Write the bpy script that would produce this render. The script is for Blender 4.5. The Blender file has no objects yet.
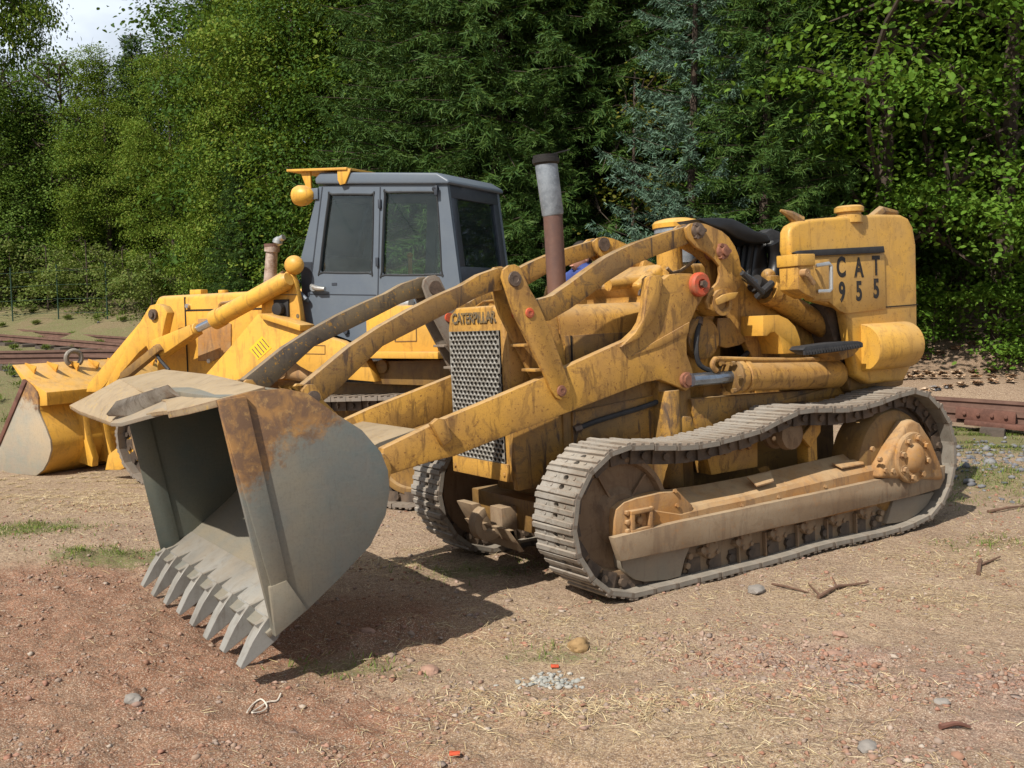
import bpy, bmesh, math, random
import numpy as np
from mathutils import Vector, Matrix, noise as mnoise

# ------------------------------------------------------------------ camera, sky, sun, exposure
scene = bpy.context.scene
COL = scene.collection
F = 1000.607                     # focal length in pixels of the 1024 x 768 picture
PITCH = math.radians(-6.05)
CAM = np.array([0.0, 0.0, 1.62])
FW = np.array([0, math.cos(PITCH), math.sin(PITCH)])
RT = np.array([1.0, 0, 0])
UP = np.cross(RT, FW)
cam_d = bpy.data.cameras.new('camera')
cam_d.sensor_width = 36.0
cam_d.lens = F / 1024 * 36.0
cam_d.clip_start = 0.05
cam_d.clip_end = 1000
cam = bpy.data.objects.new('camera', cam_d)
COL.objects.link(cam)
cam.location = CAM
cam.rotation_euler = (math.pi / 2 + PITCH, 0, 0)
scene.camera = cam

SUN_EL = math.radians(47)
SUN_AZ = math.radians(-139)      # from +Y clockwise: behind the camera, to its left
world = bpy.data.worlds.new('World')
scene.world = world
world.use_nodes = True
wn = world.node_tree
bg = wn.nodes['Background']
sky = wn.nodes.new('ShaderNodeTexSky')
sky.sky_type = 'NISHITA'
sky.sun_disc = False
sky.sun_elevation = SUN_EL
sky.sun_rotation = SUN_AZ
sky.dust_density = 2.0
sky.ozone_density = 1.0
# thin bright clouds over the blue
tc = wn.nodes.new('ShaderNodeTexCoord')
cn = wn.nodes.new('ShaderNodeTexNoise'); cn.inputs['Scale'].default_value = 2.3; cn.inputs['Detail'].default_value = 6; cn.inputs['Roughness'].default_value = .55
cmap = wn.nodes.new('ShaderNodeMapping'); cmap.inputs['Scale'].default_value = (1, 1, 2.2); cmap.inputs['Location'].default_value = (.35, .1, .2)
cr = wn.nodes.new('ShaderNodeValToRGB'); cr.color_ramp.elements[0].position = .46; cr.color_ramp.elements[1].position = .66; cr.color_ramp.elements[0].color = (.30, .30, .30, 1)
cm = wn.nodes.new('ShaderNodeMix'); cm.data_type = 'RGBA'
cm.inputs[7].default_value = (17.5, 19.2, 21.4, 1)
wn.links.new(tc.outputs['Generated'], cmap.inputs['Vector']); wn.links.new(cmap.outputs[0], cn.inputs['Vector'])
wn.links.new(cn.outputs[0], cr.inputs[0]); wn.links.new(cr.outputs[0], cm.inputs[0])
wn.links.new(sky.outputs[0], cm.inputs[6]); wn.links.new(cm.outputs[2], bg.inputs['Color'])
bg.inputs['Strength'].default_value = 0.042
sun_d = bpy.data.lights.new('sun', 'SUN')
sun_d.energy = 5.0
sun_d.angle = math.radians(0.53)
sun_d.color = (1.0, 0.94, 0.85)
sun = bpy.data.objects.new('sun', sun_d)
COL.objects.link(sun)
sv = Vector((math.sin(SUN_AZ) * math.cos(SUN_EL), math.cos(SUN_AZ) * math.cos(SUN_EL), math.sin(SUN_EL)))
sun.rotation_euler = sv.to_track_quat('Z', 'Y').to_euler()
sun.location = (-8, -8, 12)
scene.view_settings.view_transform = 'Standard'
scene.view_settings.look = 'None'
scene.view_settings.gamma = 1
scene.view_settings.exposure = 0.32
scene.render.resolution_x = 1024
scene.render.resolution_y = 768

# ------------------------------------------------------------------ frames (each machine has its own axes: x forward, y to its left, z up)
def wpt(px, py, D):
    """world point D metres in front of the camera, on the sight line of a picture point"""
    return CAM + D * (FW + RT * (px - 512) / F + UP * (384 - py) / F)

class Frame:
    def __init__(s, R, T):
        s.R = np.array(R); s.T = np.array(T)
        s.o = s.R.T @ (CAM - s.T)
    def ray(s, px, py):
        return s.R.T @ (FW + RT * (px - 512) / F + UP * (384 - py) / F)
    def on(s, px, py, axis, val):
        d = s.ray(px, py); t = (val - s.o[axis]) / d[axis]
        return s.o + t * d
    def q(s, px, py, y):
        p = s.on(px, py, 1, y); return (p[0], p[2])
    def poly(s, pts, y):
        return [s.q(px, py, y) for px, py in pts]
    def p3(s, px, py, y):
        return tuple(s.on(px, py, 1, y))
    def w(s, p):
        return s.R @ np.array(p, float) + s.T
    def matrix(s):
        m = Matrix.Identity(4)
        for i in range(3):
            for j in range(3): m[i][j] = s.R[i][j]
            m[i][3] = s.T[i]
        return m
A = Frame([[-0.8407894417857211, 0.5391852472592756, -0.04850137853308188], [-0.5410310377254894, -0.8400295044631099, 0.040445615944648655], [-0.018934909541253396, 0.060246998011650885, 0.9980038919920345]], [0.20640825459870576, 6.296701149508502, -0.24825042862245272])
B = Frame([[-0.8738991265850071, -0.4857440082683799, -0.0187902896552949], [0.48504650483106454, -0.8738926609611913, 0.0322723607648467], [-0.03209680210129705, 0.01908862356317169, 0.9993024665962422]], [-1.327621639456152, 9.60293424468208, -0.3965976709312651])

# ------------------------------------------------------------------ materials
def nodes_of(name):
    m = bpy.data.materials.new(name); m.use_nodes = True
    nt = m.node_tree
    return m, nt, nt.nodes['Principled BSDF']
def N(nt, typ, **kw):
    n = nt.nodes.new(typ)
    for k, v in kw.items():
        if k in n.inputs.keys(): n.inputs[k].default_value = v
        else: setattr(n, k, v)
    return n
def ramp(nt, src, a, b, ca=(0, 0, 0, 1), cb=(1, 1, 1, 1)):
    r = nt.nodes.new('ShaderNodeValToRGB')
    r.color_ramp.elements[0].position = a; r.color_ramp.elements[1].position = b
    r.color_ramp.elements[0].color = ca; r.color_ramp.elements[1].color = cb
    nt.links.new(src, r.inputs[0]); return r.outputs[0]
def mixc(nt, fac, a, b, blend='MIX'):
    m = nt.nodes.new('ShaderNodeMix'); m.data_type = 'RGBA'; m.blend_type = blend
    for sock, v in ((0, fac), (6, a), (7, b)):
        if hasattr(v, 'is_linked'): nt.links.new(v, m.inputs[sock])
        elif sock == 0: m.inputs[0].default_value = v
        else: m.inputs[sock].default_value = (*v[:3], 1)
    return m.outputs[2]
def mathn(nt, op, a, b=0.0, clamp=False):
    m = nt.nodes.new('ShaderNodeMath'); m.operation = op; m.use_clamp = clamp
    for i, v in enumerate((a, b)):
        if hasattr(v, 'is_linked'): nt.links.new(v, m.inputs[i])
        else: m.inputs[i].default_value = v
    return m.outputs[0]
def noise(nt, vec, scale, detail=4, rough=.55, dist=0.0):
    n = N(nt, 'ShaderNodeTexNoise', Scale=scale, Detail=detail, Roughness=rough, Distortion=dist)
    nt.links.new(vec, n.inputs['Vector']); return n.outputs[0]
def coords(nt, scale=(1, 1, 1), rot=(0, 0, 0), which='Object'):
    tc = nt.nodes.new('ShaderNodeTexCoord')
    mp = N(nt, 'ShaderNodeMapping', Scale=scale, Rotation=rot)
    nt.links.new(tc.outputs[which], mp.inputs[0]); return mp.outputs[0]
def bump(nt, bsdf, h, strength=.3, dist=.01):
    b = N(nt, 'ShaderNodeBump', Strength=strength, Distance=dist)
    nt.links.new(h, b.inputs['Height']); nt.links.new(b.outputs[0], bsdf.inputs['Normal'])

def paint(name, base, fade, dirt=(.12, .065, .03), dust=(.46, .34, .2), rough=.5, dirt_amt=.5, dust_amt=.35, rust=(.13, .05, .02), rust_amt=.3):
    """old machine paint: faded patches, grime streaks, chips of rust and dust lying on what faces up"""
    m, nt, b = nodes_of(name)
    v = coords(nt)
    big = noise(nt, v, 2.2, 5, .6)
    c = mixc(nt, ramp(nt, big, .38, .62), base, fade)
    pt = noise(nt, v, 5.5, 7, .72, 1.0)
    c = mixc(nt, mathn(nt, 'MULTIPLY', ramp(nt, pt, .535, .575), dirt_amt * .75), c, tuple(.45 * a + .55 * b_ for a, b_ in zip(fade, dirt)))
    st = noise(nt, coords(nt, (5, 5, 1.1)), 3.1, 6, .65, .6)
    c = mixc(nt, mathn(nt, 'MULTIPLY', ramp(nt, st, .535, .63), dirt_amt), c, dirt)
    fine = noise(nt, v, 19, 6, .7, .4)
    c = mixc(nt, mathn(nt, 'MULTIPLY', ramp(nt, fine, .605, .645), min(1, rust_amt * .9)), c, rust)
    chip = noise(nt, v, 55, 3, .6)
    c = mixc(nt, mathn(nt, 'MULTIPLY', ramp(nt, chip, .645, .675), min(1, rust_amt * 1.3)), c, rust)
    bv = nt.nodes.new('ShaderNodeBevel'); bv.samples = 3; bv.inputs['Radius'].default_value = .016
    g0 = nt.nodes.new('ShaderNodeNewGeometry'); vm = nt.nodes.new('ShaderNodeVectorMath'); vm.operation = 'DOT_PRODUCT'
    nt.links.new(bv.outputs[0], vm.inputs[0]); nt.links.new(g0.outputs['Normal'], vm.inputs[1])
    edge = mathn(nt, 'MULTIPLY', ramp(nt, mathn(nt, 'SUBTRACT', 1.0, vm.outputs['Value']), .02, .12), ramp(nt, pt, .40, .55))
    c = mixc(nt, mathn(nt, 'MULTIPLY', edge, min(.9, rust_amt * 1.5)), c, (.15, .075, .04))
    sc1 = noise(nt, coords(nt, (1.2, 1.2, 22), (0, .5, 0)), 5, 4, .75, .3); sc2 = noise(nt, coords(nt, (22, 1.2, 1.4), (0, -.4, 0)), 4, 4, .75, .3)
    c = mixc(nt, mathn(nt, 'MULTIPLY', mathn(nt, 'MAXIMUM', ramp(nt, sc1, .60, .68), ramp(nt, sc2, .61, .69)), dirt_amt * .55), c, tuple(x * .6 for x in fade))
    sp_n = noise(nt, v, 130, 2, .6)
    c = mixc(nt, .5, c, mixc(nt, ramp(nt, sp_n, .3, .7), tuple(x * .72 for x in (1, 1, 1)), (1.18, 1.18, 1.18)), 'MULTIPLY') if False else mixc(nt, mathn(nt, 'MULTIPLY', ramp(nt, sp_n, .55, .72), dirt_amt * .5), c, dirt)
    g = nt.nodes.new('ShaderNodeNewGeometry'); sx = nt.nodes.new('ShaderNodeSeparateXYZ'); nt.links.new(g.outputs['Normal'], sx.inputs[0])
    up = ramp(nt, sx.outputs[2], .45, .95)
    dn = noise(nt, v, 7, 4, .6)
    dm = mathn(nt, 'MULTIPLY', mathn(nt, 'MULTIPLY', up, ramp(nt, dn, .25, .6)), dust_amt)
    c = mixc(nt, dm, c, dust)
    nt.links.new(c, b.inputs['Base Color'])
    rr = mathn(nt, 'ADD', mathn(nt, 'MULTIPLY', fine, .3), rough - .12)
    nt.links.new(rr, b.inputs['Roughness'])
    b.inputs['Specular IOR Level'].default_value = .35
    bump(nt, b, mathn(nt, 'ADD', mathn(nt, 'MULTIPLY', fine, .5), big), .12, .02)
    return m
def simple(name, col, rough=.6, metal=0.0, var=.25, scale=9, spec=.4, bmp=.15, col2=None, lo=.4, hi=.65):
    m, nt, b = nodes_of(name)
    v = coords(nt)
    n1 = noise(nt, v, scale, 5, .6, .3)
    dk = col2 or tuple(x * (1 - var) for x in col)
    c = mixc(nt, ramp(nt, n1, lo, hi), col, dk)
    n2 = noise(nt, v, scale * 5, 4, .65)
    c = mixc(nt, mathn(nt, 'MULTIPLY', ramp(nt, n2, .5, .75), var), c, tuple(min(1, x * 1.4 + .01) for x in col))
    nt.links.new(c, b.inputs['Base Color'])
    b.inputs['Roughness'].default_value = rough; b.inputs['Metallic'].default_value = metal
    b.inputs['Specular IOR Level'].default_value = spec
    if bmp: bump(nt, b, n2, bmp, .01)
    return m
M = {}
M['yellow'] = paint('worn_yellow_paint', (.51, .275, .050), (.36, .195, .055), dirt=(.10, .05, .02), dust=(.44, .31, .17), dirt_amt=.62, dust_amt=.6, rust_amt=.55)
M['yellow_dirty'] = paint('grimy_yellow_paint', (.36, .19, .035), (.19, .11, .04), dirt=(.07, .042, .025), dirt_amt=.95, dust_amt=.6, rust_amt=.6)
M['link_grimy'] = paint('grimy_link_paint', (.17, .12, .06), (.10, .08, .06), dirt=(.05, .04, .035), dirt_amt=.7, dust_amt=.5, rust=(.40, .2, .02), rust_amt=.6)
M['yellow_tank'] = paint('tank_yellow_paint', (.57, .315, .050), (.47, .275, .075), dirt=(.30, .16, .04), dirt_amt=.5, dust_amt=.3, rust_amt=.35, rough=.42)
M['yellow_clean'] = paint('fresh_yellow_paint', (.66, .355, .048), (.58, .31, .055), dirt=(.22, .12, .04), dirt_amt=.38, dust_amt=.5, rust_amt=.14, rough=.42)
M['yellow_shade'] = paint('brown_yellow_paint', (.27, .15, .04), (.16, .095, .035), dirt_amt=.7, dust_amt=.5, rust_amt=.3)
M['frame_tan'] = paint('rust_tan_steel', (.35, .235, .125), (.35, .165, .045), dirt=(.17, .105, .06), dust=(.46, .34, .2), rough=.75, dirt_amt=.6, dust_amt=.6, rust=(.4, .2, .035), rust_amt=.6)
M['guard_dusty'] = paint('dusty_guard_steel', (.27, .205, .135), (.215, .145, .085), dirt=(.15, .10, .065), dust=(.46, .35, .22), rough=.8, dirt_amt=.5, dust_amt=.5, rust=(.3, .15, .06), rust_amt=.35)
M['skid_grey'] = paint('bare_grey_steel', (.21, .185, .145), (.26, .205, .145), dirt=(.17, .13, .1), rough=.6, dirt_amt=.3, dust_amt=.4, rust_amt=.1)
M['shoe'] = paint('bright_worn_steel', (.29, .27, .24), (.195, .175, .145), dirt=(.09, .07, .05), dust=(.46, .40, .32), rough=.55, dirt_amt=.6, dust_amt=.4, rust=(.16, .11, .08), rust_amt=.35)
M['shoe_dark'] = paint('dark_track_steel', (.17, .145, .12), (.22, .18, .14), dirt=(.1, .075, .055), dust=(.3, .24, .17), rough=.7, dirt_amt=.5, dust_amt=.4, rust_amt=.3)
M['greasy'] = simple('greasy_dark_steel', (.055, .04, .03), .65, 0, .5, 8, col2=(.13, .09, .06))
M['idler'] = paint('brown_idler_steel', (.215, .145, .085), (.165, .105, .06), dirt=(.1, .06, .035), rough=.7, dirt_amt=.6, dust_amt=.3, rust_amt=.3)
M['dark'] = simple('dark_void_steel', (.018, .014, .011), .9, 0, .4, 5)
M['black'] = simple('black_vinyl', (.012, .012, .013), .38, 0, .3, 30, spec=.5, bmp=.06)
M['rubber'] = simple('black_rubber', (.03, .03, .032), .7, 0, .4, 12)
M['red'] = simple('faded_red_paint', (.50, .075, .03), .55, 0, .4, 18, col2=(.3, .1, .05))
M['pink'] = simple('pale_red_paint', (.24, .10, .06), .65, 0, .5, 30, col2=(.14, .06, .035))
M['pin'] = simple('pin_steel', (.14, .1, .075), .55, .3, .5, 25)
M['stack_brown'] = simple('brown_rusty_pipe', (.135, .068, .048), .6, 0, .3, 5, col2=(.1, .055, .045))
M['galv'] = simple('galvanised_sheet', (.27, .305, .345), .5, .2, .5, 13, col2=(.17, .195, .225))
M['cap'] = simple('black_iron_cap', (.02, .018, .017), .7, 0, .3, 9)
M['chrome'] = simple('chromed_rod', (.72, .74, .78), .14, 1, .1, 5, bmp=0)
M['dull_rod'] = simple('dull_rod_steel', (.26, .30, .36), .25, .85, .3, 12, bmp=0)
M['cab_grey'] = simple('blue_grey_cab_paint', (.10, .122, .152), .42, 0, .14, 4, col2=(.112, .134, .16), bmp=.04)
M['cab_dark'] = simple('dark_cab_paint', (.035, .042, .055), .5, 0, .2, 5)
M['seal'] = simple('window_seal', (.02, .022, .024), .6)
M['silver'] = simple('silver_metal', (.55, .55, .53), .35, .8, .2, 10)
M['pipe_pale'] = simple('pale_rust_pipe', (.42, .34, .29), .6, .2, .5, 12, col2=(.2, .12, .08))
M['letter'] = simple('black_stencil', (.016, .014, .013), .6, 0, .2, 40, col2=(.10, .055, .015), lo=.58, hi=.68)
M['letter_grey'] = simple('worn_letter', (.085, .075, .06), .6, 0, .5, 60, col2=(.25, .15, .04))
M['rail_rust'] = simple('rusty_rail_steel', (.115, .062, .045), .65, 0, .4, 6, col2=(.16, .09, .065))
M['rail_red'] = simple('red_rust_plate', (.145, .065, .045), .8, 0, .4, 8)
M['sleeper'] = simple('old_sleeper_wood', (.09, .07, .055), .9, 0, .4, 8)
M['decal'] = simple('yellow_decal', (.8, .47, .03), .5, 0, .1, 5)
M['cloth_blue'] = simple('blue_cloth', (.045, .075, .26), .85, 0, .25, 14)
M['strap'] = simple('dark_strap', (.015, .016, .03), .8)
M['skin'] = simple('skin', (.52, .27, .19), .55, 0, .1, 10, bmp=.03)
M['hair'] = simple('dark_hair', (.02, .014, .01), .7)
M['denim'] = simple('dark_trousers', (.03, .035, .05), .9)

# bucket steel: bare grey with the old orange paint left on the upper front
def bucket_mat(name, zc, k, width, grey=(.185, .182, .162), seed=0.0):
    m, nt, b = nodes_of(name)
    tc = nt.nodes.new('ShaderNodeTexCoord'); sx = nt.nodes.new('ShaderNodeSeparateXYZ'); nt.links.new(tc.outputs['Object'], sx.inputs[0])
    v = tc.outputs['Object']
    n1 = noise(nt, v, 3.2, 6, .6, .4)
    f = mathn(nt, 'ADD', sx.outputs[2], mathn(nt, 'MULTIPLY', sx.outputs[0], k))
    f = mathn(nt, 'ADD', f, mathn(nt, 'MULTIPLY', mathn(nt, 'SUBTRACT', n1, .5), .55))
    mask = ramp(nt, mathn(nt, 'ADD', mathn(nt, 'MULTIPLY', mathn(nt, 'SUBTRACT', f, zc - width), .5 / width), mathn(nt, 'MULTIPLY', mathn(nt, 'SUBTRACT', noise(nt, v, 16, 6, .75), .5), 1.3)), .35, .65)
    n2 = noise(nt, v, 11, 6, .65, .5)
    gr = mixc(nt, ramp(nt, n2, .35, .68), grey, (grey[0] * .82, grey[1] * .97, grey[2] * 1.03))
    nbg = noise(nt, v, 1.7, 4, .6)
    gr = mixc(nt, ramp(nt, nbg, .4, .65), gr, (grey[0] * 1.22, grey[1] * 1.12, grey[2] * .95))
    scr = noise(nt, coords(nt, (2, 2, 24), (0, .7, 0)), 4, 5, .7)
    gr = mixc(nt, mathn(nt, 'MULTIPLY', ramp(nt, scr, .55, .7), .3), gr, (grey[0] * 1.45, grey[1] * 1.35, grey[2] * 1.2))
    scr2 = noise(nt, coords(nt, (26, 2, 2), (0, .9, 0)), 4, 5, .7); gr = mixc(nt, mathn(nt, 'MULTIPLY', ramp(nt, scr2, .56, .68), .28), gr, (grey[0] * .6, grey[1] * .6, grey[2] * .58))
    n5 = noise(nt, v, 70, 4, .7); gr = mixc(nt, mathn(nt, 'MULTIPLY', ramp(nt, n5, .5, .7), .35), gr, (grey[0] * .65, grey[1] * .62, grey[2] * .55))
    og = mixc(nt, ramp(nt, n2, .40, .56), (.30, .155, .05), (.145, .08, .042))
    og = mixc(nt, ramp(nt, noise(nt, v, 26, 5, .7), .55, .7), og, (.36, .21, .075))
    c = mixc(nt, mask, gr, og)
    nt.links.new(c, b.inputs['Base Color'])
    b.inputs['Roughness'].default_value = .62
    nt.links.new(mathn(nt, 'MULTIPLY', mathn(nt, 'SUBTRACT', 1, mask), .25), b.inputs['Metallic'])
    bump(nt, b, mathn(nt, 'ADD', n2, mathn(nt, 'MULTIPLY', mask, .5)), .16, .01)
    return m
M['bucket'] = bucket_mat('bucket_steel', 1.93, .42, .2)
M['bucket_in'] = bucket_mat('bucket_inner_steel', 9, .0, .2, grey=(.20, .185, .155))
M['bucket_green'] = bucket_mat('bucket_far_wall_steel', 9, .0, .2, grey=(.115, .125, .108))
M['lip'] = paint('dusty_lip_steel', (.26, .19, .11), (.30, .23, .145), dirt=(.12, .085, .055), dust=(.34, .26, .165), rough=.7, dirt_amt=.5, dust_amt=.75, rust=(.45, .28, .05), rust_amt=.6)
M['tooth'] = paint('ground_tooth_steel', (.25, .245, .225), (.18, .17, .15), dirt=(.11, .09, .07), rough=.42, dirt_amt=.3, dust_amt=.2, rust_amt=.1)
M['galv_grille'] = simple('grey_grille_steel', (.27, .26, .235), .5, .2, .4, 16, col2=(.17, .155, .13))
M['bucket2'] = bucket_mat('second_bucket_steel', .78, 0, .16, grey=(.36, .31, .245))

def glass_mat():
    m = bpy.data.materials.new('dusty_cab_glass'); m.use_nodes = True
    nt = m.node_tree; nt.nodes.clear()
    out = nt.nodes.new('ShaderNodeOutputMaterial')
    tr = N(nt, 'ShaderNodeBsdfTransparent'); tr.inputs[0].default_value = (.84, .90, .87, 1)
    gl = N(nt, 'ShaderNodeBsdfGlossy', Roughness=.03); gl.inputs[0].default_value = (.9, .95, 1, 1)
    df = N(nt, 'ShaderNodeBsdfDiffuse'); df.inputs[0].default_value = (.34, .38, .36, 1)
    fr = N(nt, 'ShaderNodeFresnel', IOR=1.42)
    m1 = nt.nodes.new('ShaderNodeMixShader'); m2 = nt.nodes.new('ShaderNodeMixShader')
    nt.links.new(fr.outputs[0], m1.inputs[0]); nt.links.new(tr.outputs[0], m1.inputs[1]); nt.links.new(gl.outputs[0], m1.inputs[2])
    v = coords(nt, (1, 1, 2.5))
    d = ramp(nt, noise(nt, v, 3.5, 6, .65, 1.2), .35, .8, (.006, .006, .006, 1), (.035, .035, .035, 1))
    nt.links.new(d, m2.inputs[0]); nt.links.new(m1.outputs[0], m2.inputs[1]); nt.links.new(df.outputs[0], m2.inputs[2])
    nt.links.new(m2.outputs[0], out.inputs[0])
    return m
M['glass'] = glass_mat()

# ------------------------------------------------------------------ mesh helpers
def tri_area2(p):
    return sum(p[i][0] * p[(i + 1) % len(p)][1] - p[(i + 1) % len(p)][0] * p[i][1] for i in range(len(p)))
class MB:
    def __init__(s): s.bm = bmesh.new()
    def face(s, vs):
        try: return s.bm.faces.new(vs)
        except ValueError: return None
    def box(s, lo, hi, mat=None):
        c = [(lo[0] if not i & 1 else hi[0], lo[1] if not i & 2 else hi[1], lo[2] if not i & 4 else hi[2]) for i in range(8)]
        return s.hexa(c, mat)
    def hexa(s, c, mat=None):
        if mat is not None: c = [mat @ Vector(p) for p in c]
        v = [s.bm.verts.new(p) for p in c]
        for f in ((0, 2, 3, 1), (4, 5, 7, 6), (0, 1, 5, 4), (2, 6, 7, 3), (0, 4, 6, 2), (1, 3, 7, 5)): s.face([v[i] for i in f])
        return v
    def prism(s, poly, y0, y1, axis=1):
        def mk(p, y):
            return (p[0], y, p[1]) if axis == 1 else ((y, p[0], p[1]) if axis == 0 else (p[0], p[1], y))
        a = [s.bm.verts.new(mk(p, y0)) for p in poly]; b = [s.bm.verts.new(mk(p, y1)) for p in poly]
        s.face(a[::-1]); s.face(b)
        n = len(poly)
        for i in range(n): s.face((a[i], a[(i + 1) % n], b[(i + 1) % n], b[i]))
    def ring(s, c, ax, r, seg, u=None):
        ax = Vector(ax).normalized()
        u = Vector(u) if u is not None else ax.orthogonal()
        u = (u - ax * u.dot(ax)).normalized(); w = ax.cross(u)
        return [s.bm.verts.new(Vector(c) + (u * math.cos(2 * math.pi * i / seg) + w * math.sin(2 * math.pi * i / seg)) * r) for i in range(seg)]
    def bridge(s, a, b):
        n = len(a)
        for i in range(n): s.face((a[i], a[(i + 1) % n], b[(i + 1) % n], b[i]))
    def lathe(s, p0, p1, prof, seg=24, cap=True):
        """prof: (t along p0-p1 in metres, radius)"""
        p0 = Vector(p0); d = (Vector(p1) - p0).normalized(); u = d.orthogonal()
        rs = [s.ring(p0 + d * t, d, max(r, 1e-4), seg, u) for t, r in prof]
        for a, b in zip(rs, rs[1:]): s.bridge(a, b)
        if cap: s.face(rs[0][::-1]); s.face(rs[-1])
    def cyl(s, p0, p1, r0, r1=None, seg=24):
        L = (Vector(p1) - Vector(p0)).length
        s.lathe(p0, p1, [(0, r0), (L, r0 if r1 is None else r1)], seg)
    def bolt(s, p, d, r=.014, h=.014):
        s.cyl(p, Vector(p) + Vector(d).normalized() * h, r, seg=6)
    def tube(s, pts, r, seg=10):
        pts = [Vector(p) for p in pts]; rs = []
        u = (pts[1] - pts[0]).orthogonal()
        for i, p in enumerate(pts):
            d = (pts[min(i + 1, len(pts) - 1)] - pts[max(i - 1, 0)]).normalized()
            u = (u - d * u.dot(d)).normalized()
            rr = r[i] if isinstance(r, (list, tuple)) else r
            rs.append(s.ring(p, d, rr, seg, u))
        for a, b in zip(rs, rs[1:]): s.bridge(a, b)
        s.face(rs[0][::-1]); s.face(rs[-1])
    def sphere(s, c, r, seg=20, rings=12, sc=(1, 1, 1), mat=None):
        m = Matrix.Translation(c) @ (mat or Matrix.Identity(4)) @ Matrix.Diagonal((*[r * k for k in sc], 1))
        bmesh.ops.create_uvsphere(s.bm, u_segments=seg, v_segments=rings, radius=1, matrix=m)
    def strip(s, prof, y0, y1, th):
        """bent sheet: open profile in XZ given as its outer side, thickness th to the right of the direction of travel"""
        n = len(prof); inner = []
        for i in range(n):
            a = Vector(prof[max(i - 1, 0)]); b = Vector(prof[min(i + 1, n - 1)]); d = (b - a).normalized()
            inner.append((prof[i][0] + d.y * th, prof[i][1] - d.x * th))
        s.prism_quads(prof, inner, y0, y1)
    def prism_quads(s, a, b, y0, y1):
        R = []
        for p, q_ in zip(a, b):
            R.append([s.bm.verts.new(v) for v in ((p[0], y0, p[1]), (p[0], y1, p[1]), (q_[0], y1, q_[1]), (q_[0], y0, q_[1]))])
        for u, w in zip(R, R[1:]): s.bridge(u, w)
        s.face(R[0][::-1]); s.face(R[-1])
    def panel(s, outer, holes, y0, y1):
        """flat plate in XZ with openings"""
        edges = []; 
        for loop in [outer] + holes:
            vs = [s.bm.verts.new((p[0], y0, p[1])) for p in loop]
            edges += [s.bm.edges.new((vs[i], vs[(i + 1) % len(vs)])) for i in range(len(vs))]
        r = bmesh.ops.triangle_fill(s.bm, use_beauty=True, use_dissolve=False, edges=edges)
        fs = [g for g in r['geom'] if isinstance(g, bmesh.types.BMFace)]
        e = bmesh.ops.extrude_face_region(s.bm, geom=fs)
        bmesh.ops.translate(s.bm, verts=[g for g in e['geom'] if isinstance(g, bmesh.types.BMVert)], vec=(0, y1 - y0, 0))
    def build(s, name, mat, parent=None, bevel=0.0, seg=2, smooth=35, recalc=True, mirror=False):
        bm = s.bm
        if bevel < .02: bevel *= .55
        if recalc: bmesh.ops.recalc_face_normals(bm, faces=bm.faces)
        if bevel:
            es = [e for e in bm.edges if len(e.link_faces) == 2 and e.calc_face_angle(0) > math.radians(38)]
            if es: bmesh.ops.bevel(bm, geom=es, offset=bevel, segments=seg, profile=.5, affect='EDGES', clamp_overlap=True)
        sm = math.radians(smooth)
        for f in bm.faces: f.smooth = True
        for e in bm.edges:
            if len(e.link_faces) == 2 and e.calc_face_angle(0) > sm: e.smooth = False
        me = bpy.data.meshes.new(name); bm.to_mesh(me); bm.free()
        me.materials.append(mat)
        o = bpy.data.objects.new(name, me); COL.objects.link(o)
        if parent: o.parent = parent
        return o
def tag(o, label=None, cat=None, group=None, kind=None):
    if label: o['label'] = label
    if cat: o['category'] = cat
    if group: o['group'] = group
    if kind: o['kind'] = kind
    return o
def empty(name, matrix, label, cat, group=None):
    o = bpy.data.objects.new(name, None); COL.objects.link(o)
    o.empty_display_size = .2
    o.matrix_world = matrix
    return tag(o, label, cat, group)
def mesh_np(name, V, Fc, mat, n=4, parent=None, smooth=False, mats=None, midx=None):
    me = bpy.data.meshes.new(name)
    V = np.asarray(V, np.float32); Fc = np.asarray(Fc, np.int32)
    me.vertices.add(len(V)); me.vertices.foreach_set('co', V.ravel())
    me.loops.add(Fc.size); me.loops.foreach_set('vertex_index', Fc.ravel())
    me.polygons.add(len(Fc)); me.polygons.foreach_set('loop_start', np.arange(0, Fc.size, n, dtype=np.int32))
    for mm in (mats or [mat]): me.materials.append(mm)
    if midx is not None: me.polygons.foreach_set('material_index', np.asarray(midx, np.int32))
    if smooth: me.polygons.foreach_set('use_smooth', np.ones(len(Fc), bool))
    me.update(calc_edges=True); me.validate()
    o = bpy.data.objects.new(name, me); COL.objects.link(o)
    if parent: o.parent = parent
    return o
def text(name, s, size, matrix, mat, parent, bold=.0, depth=.002, sx=1.0, space=1.0):
    cu = bpy.data.curves.new(name, 'FONT'); cu.body = s; cu.size = size; cu.extrude = depth; cu.offset = bold; cu.align_x = 'CENTER'; cu.align_y = 'CENTER'
    cu.space_character = space
    t = bpy.data.objects.new(name + '_curve', cu); COL.objects.link(t)
    bpy.context.view_layer.update()
    me = bpy.data.meshes.new_from_object(t.evaluated_get(bpy.context.evaluated_depsgraph_get()))
    bpy.data.objects.remove(t); bpy.data.curves.remove(cu)
    me.transform(matrix @ Matrix.Diagonal((sx, 1, 1, 1))); me.name = name
    me.materials.clear(); me.materials.append(mat)
    o = bpy.data.objects.new(name, me); COL.objects.link(o); o.parent = parent
    return o
def basis(x, y, z, o):
    m = Matrix.Identity(4)
    for i in range(3):
        m[i][0] = x[i]; m[i][1] = y[i]; m[i][2] = z[i]; m[i][3] = o[i]
    return m
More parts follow.
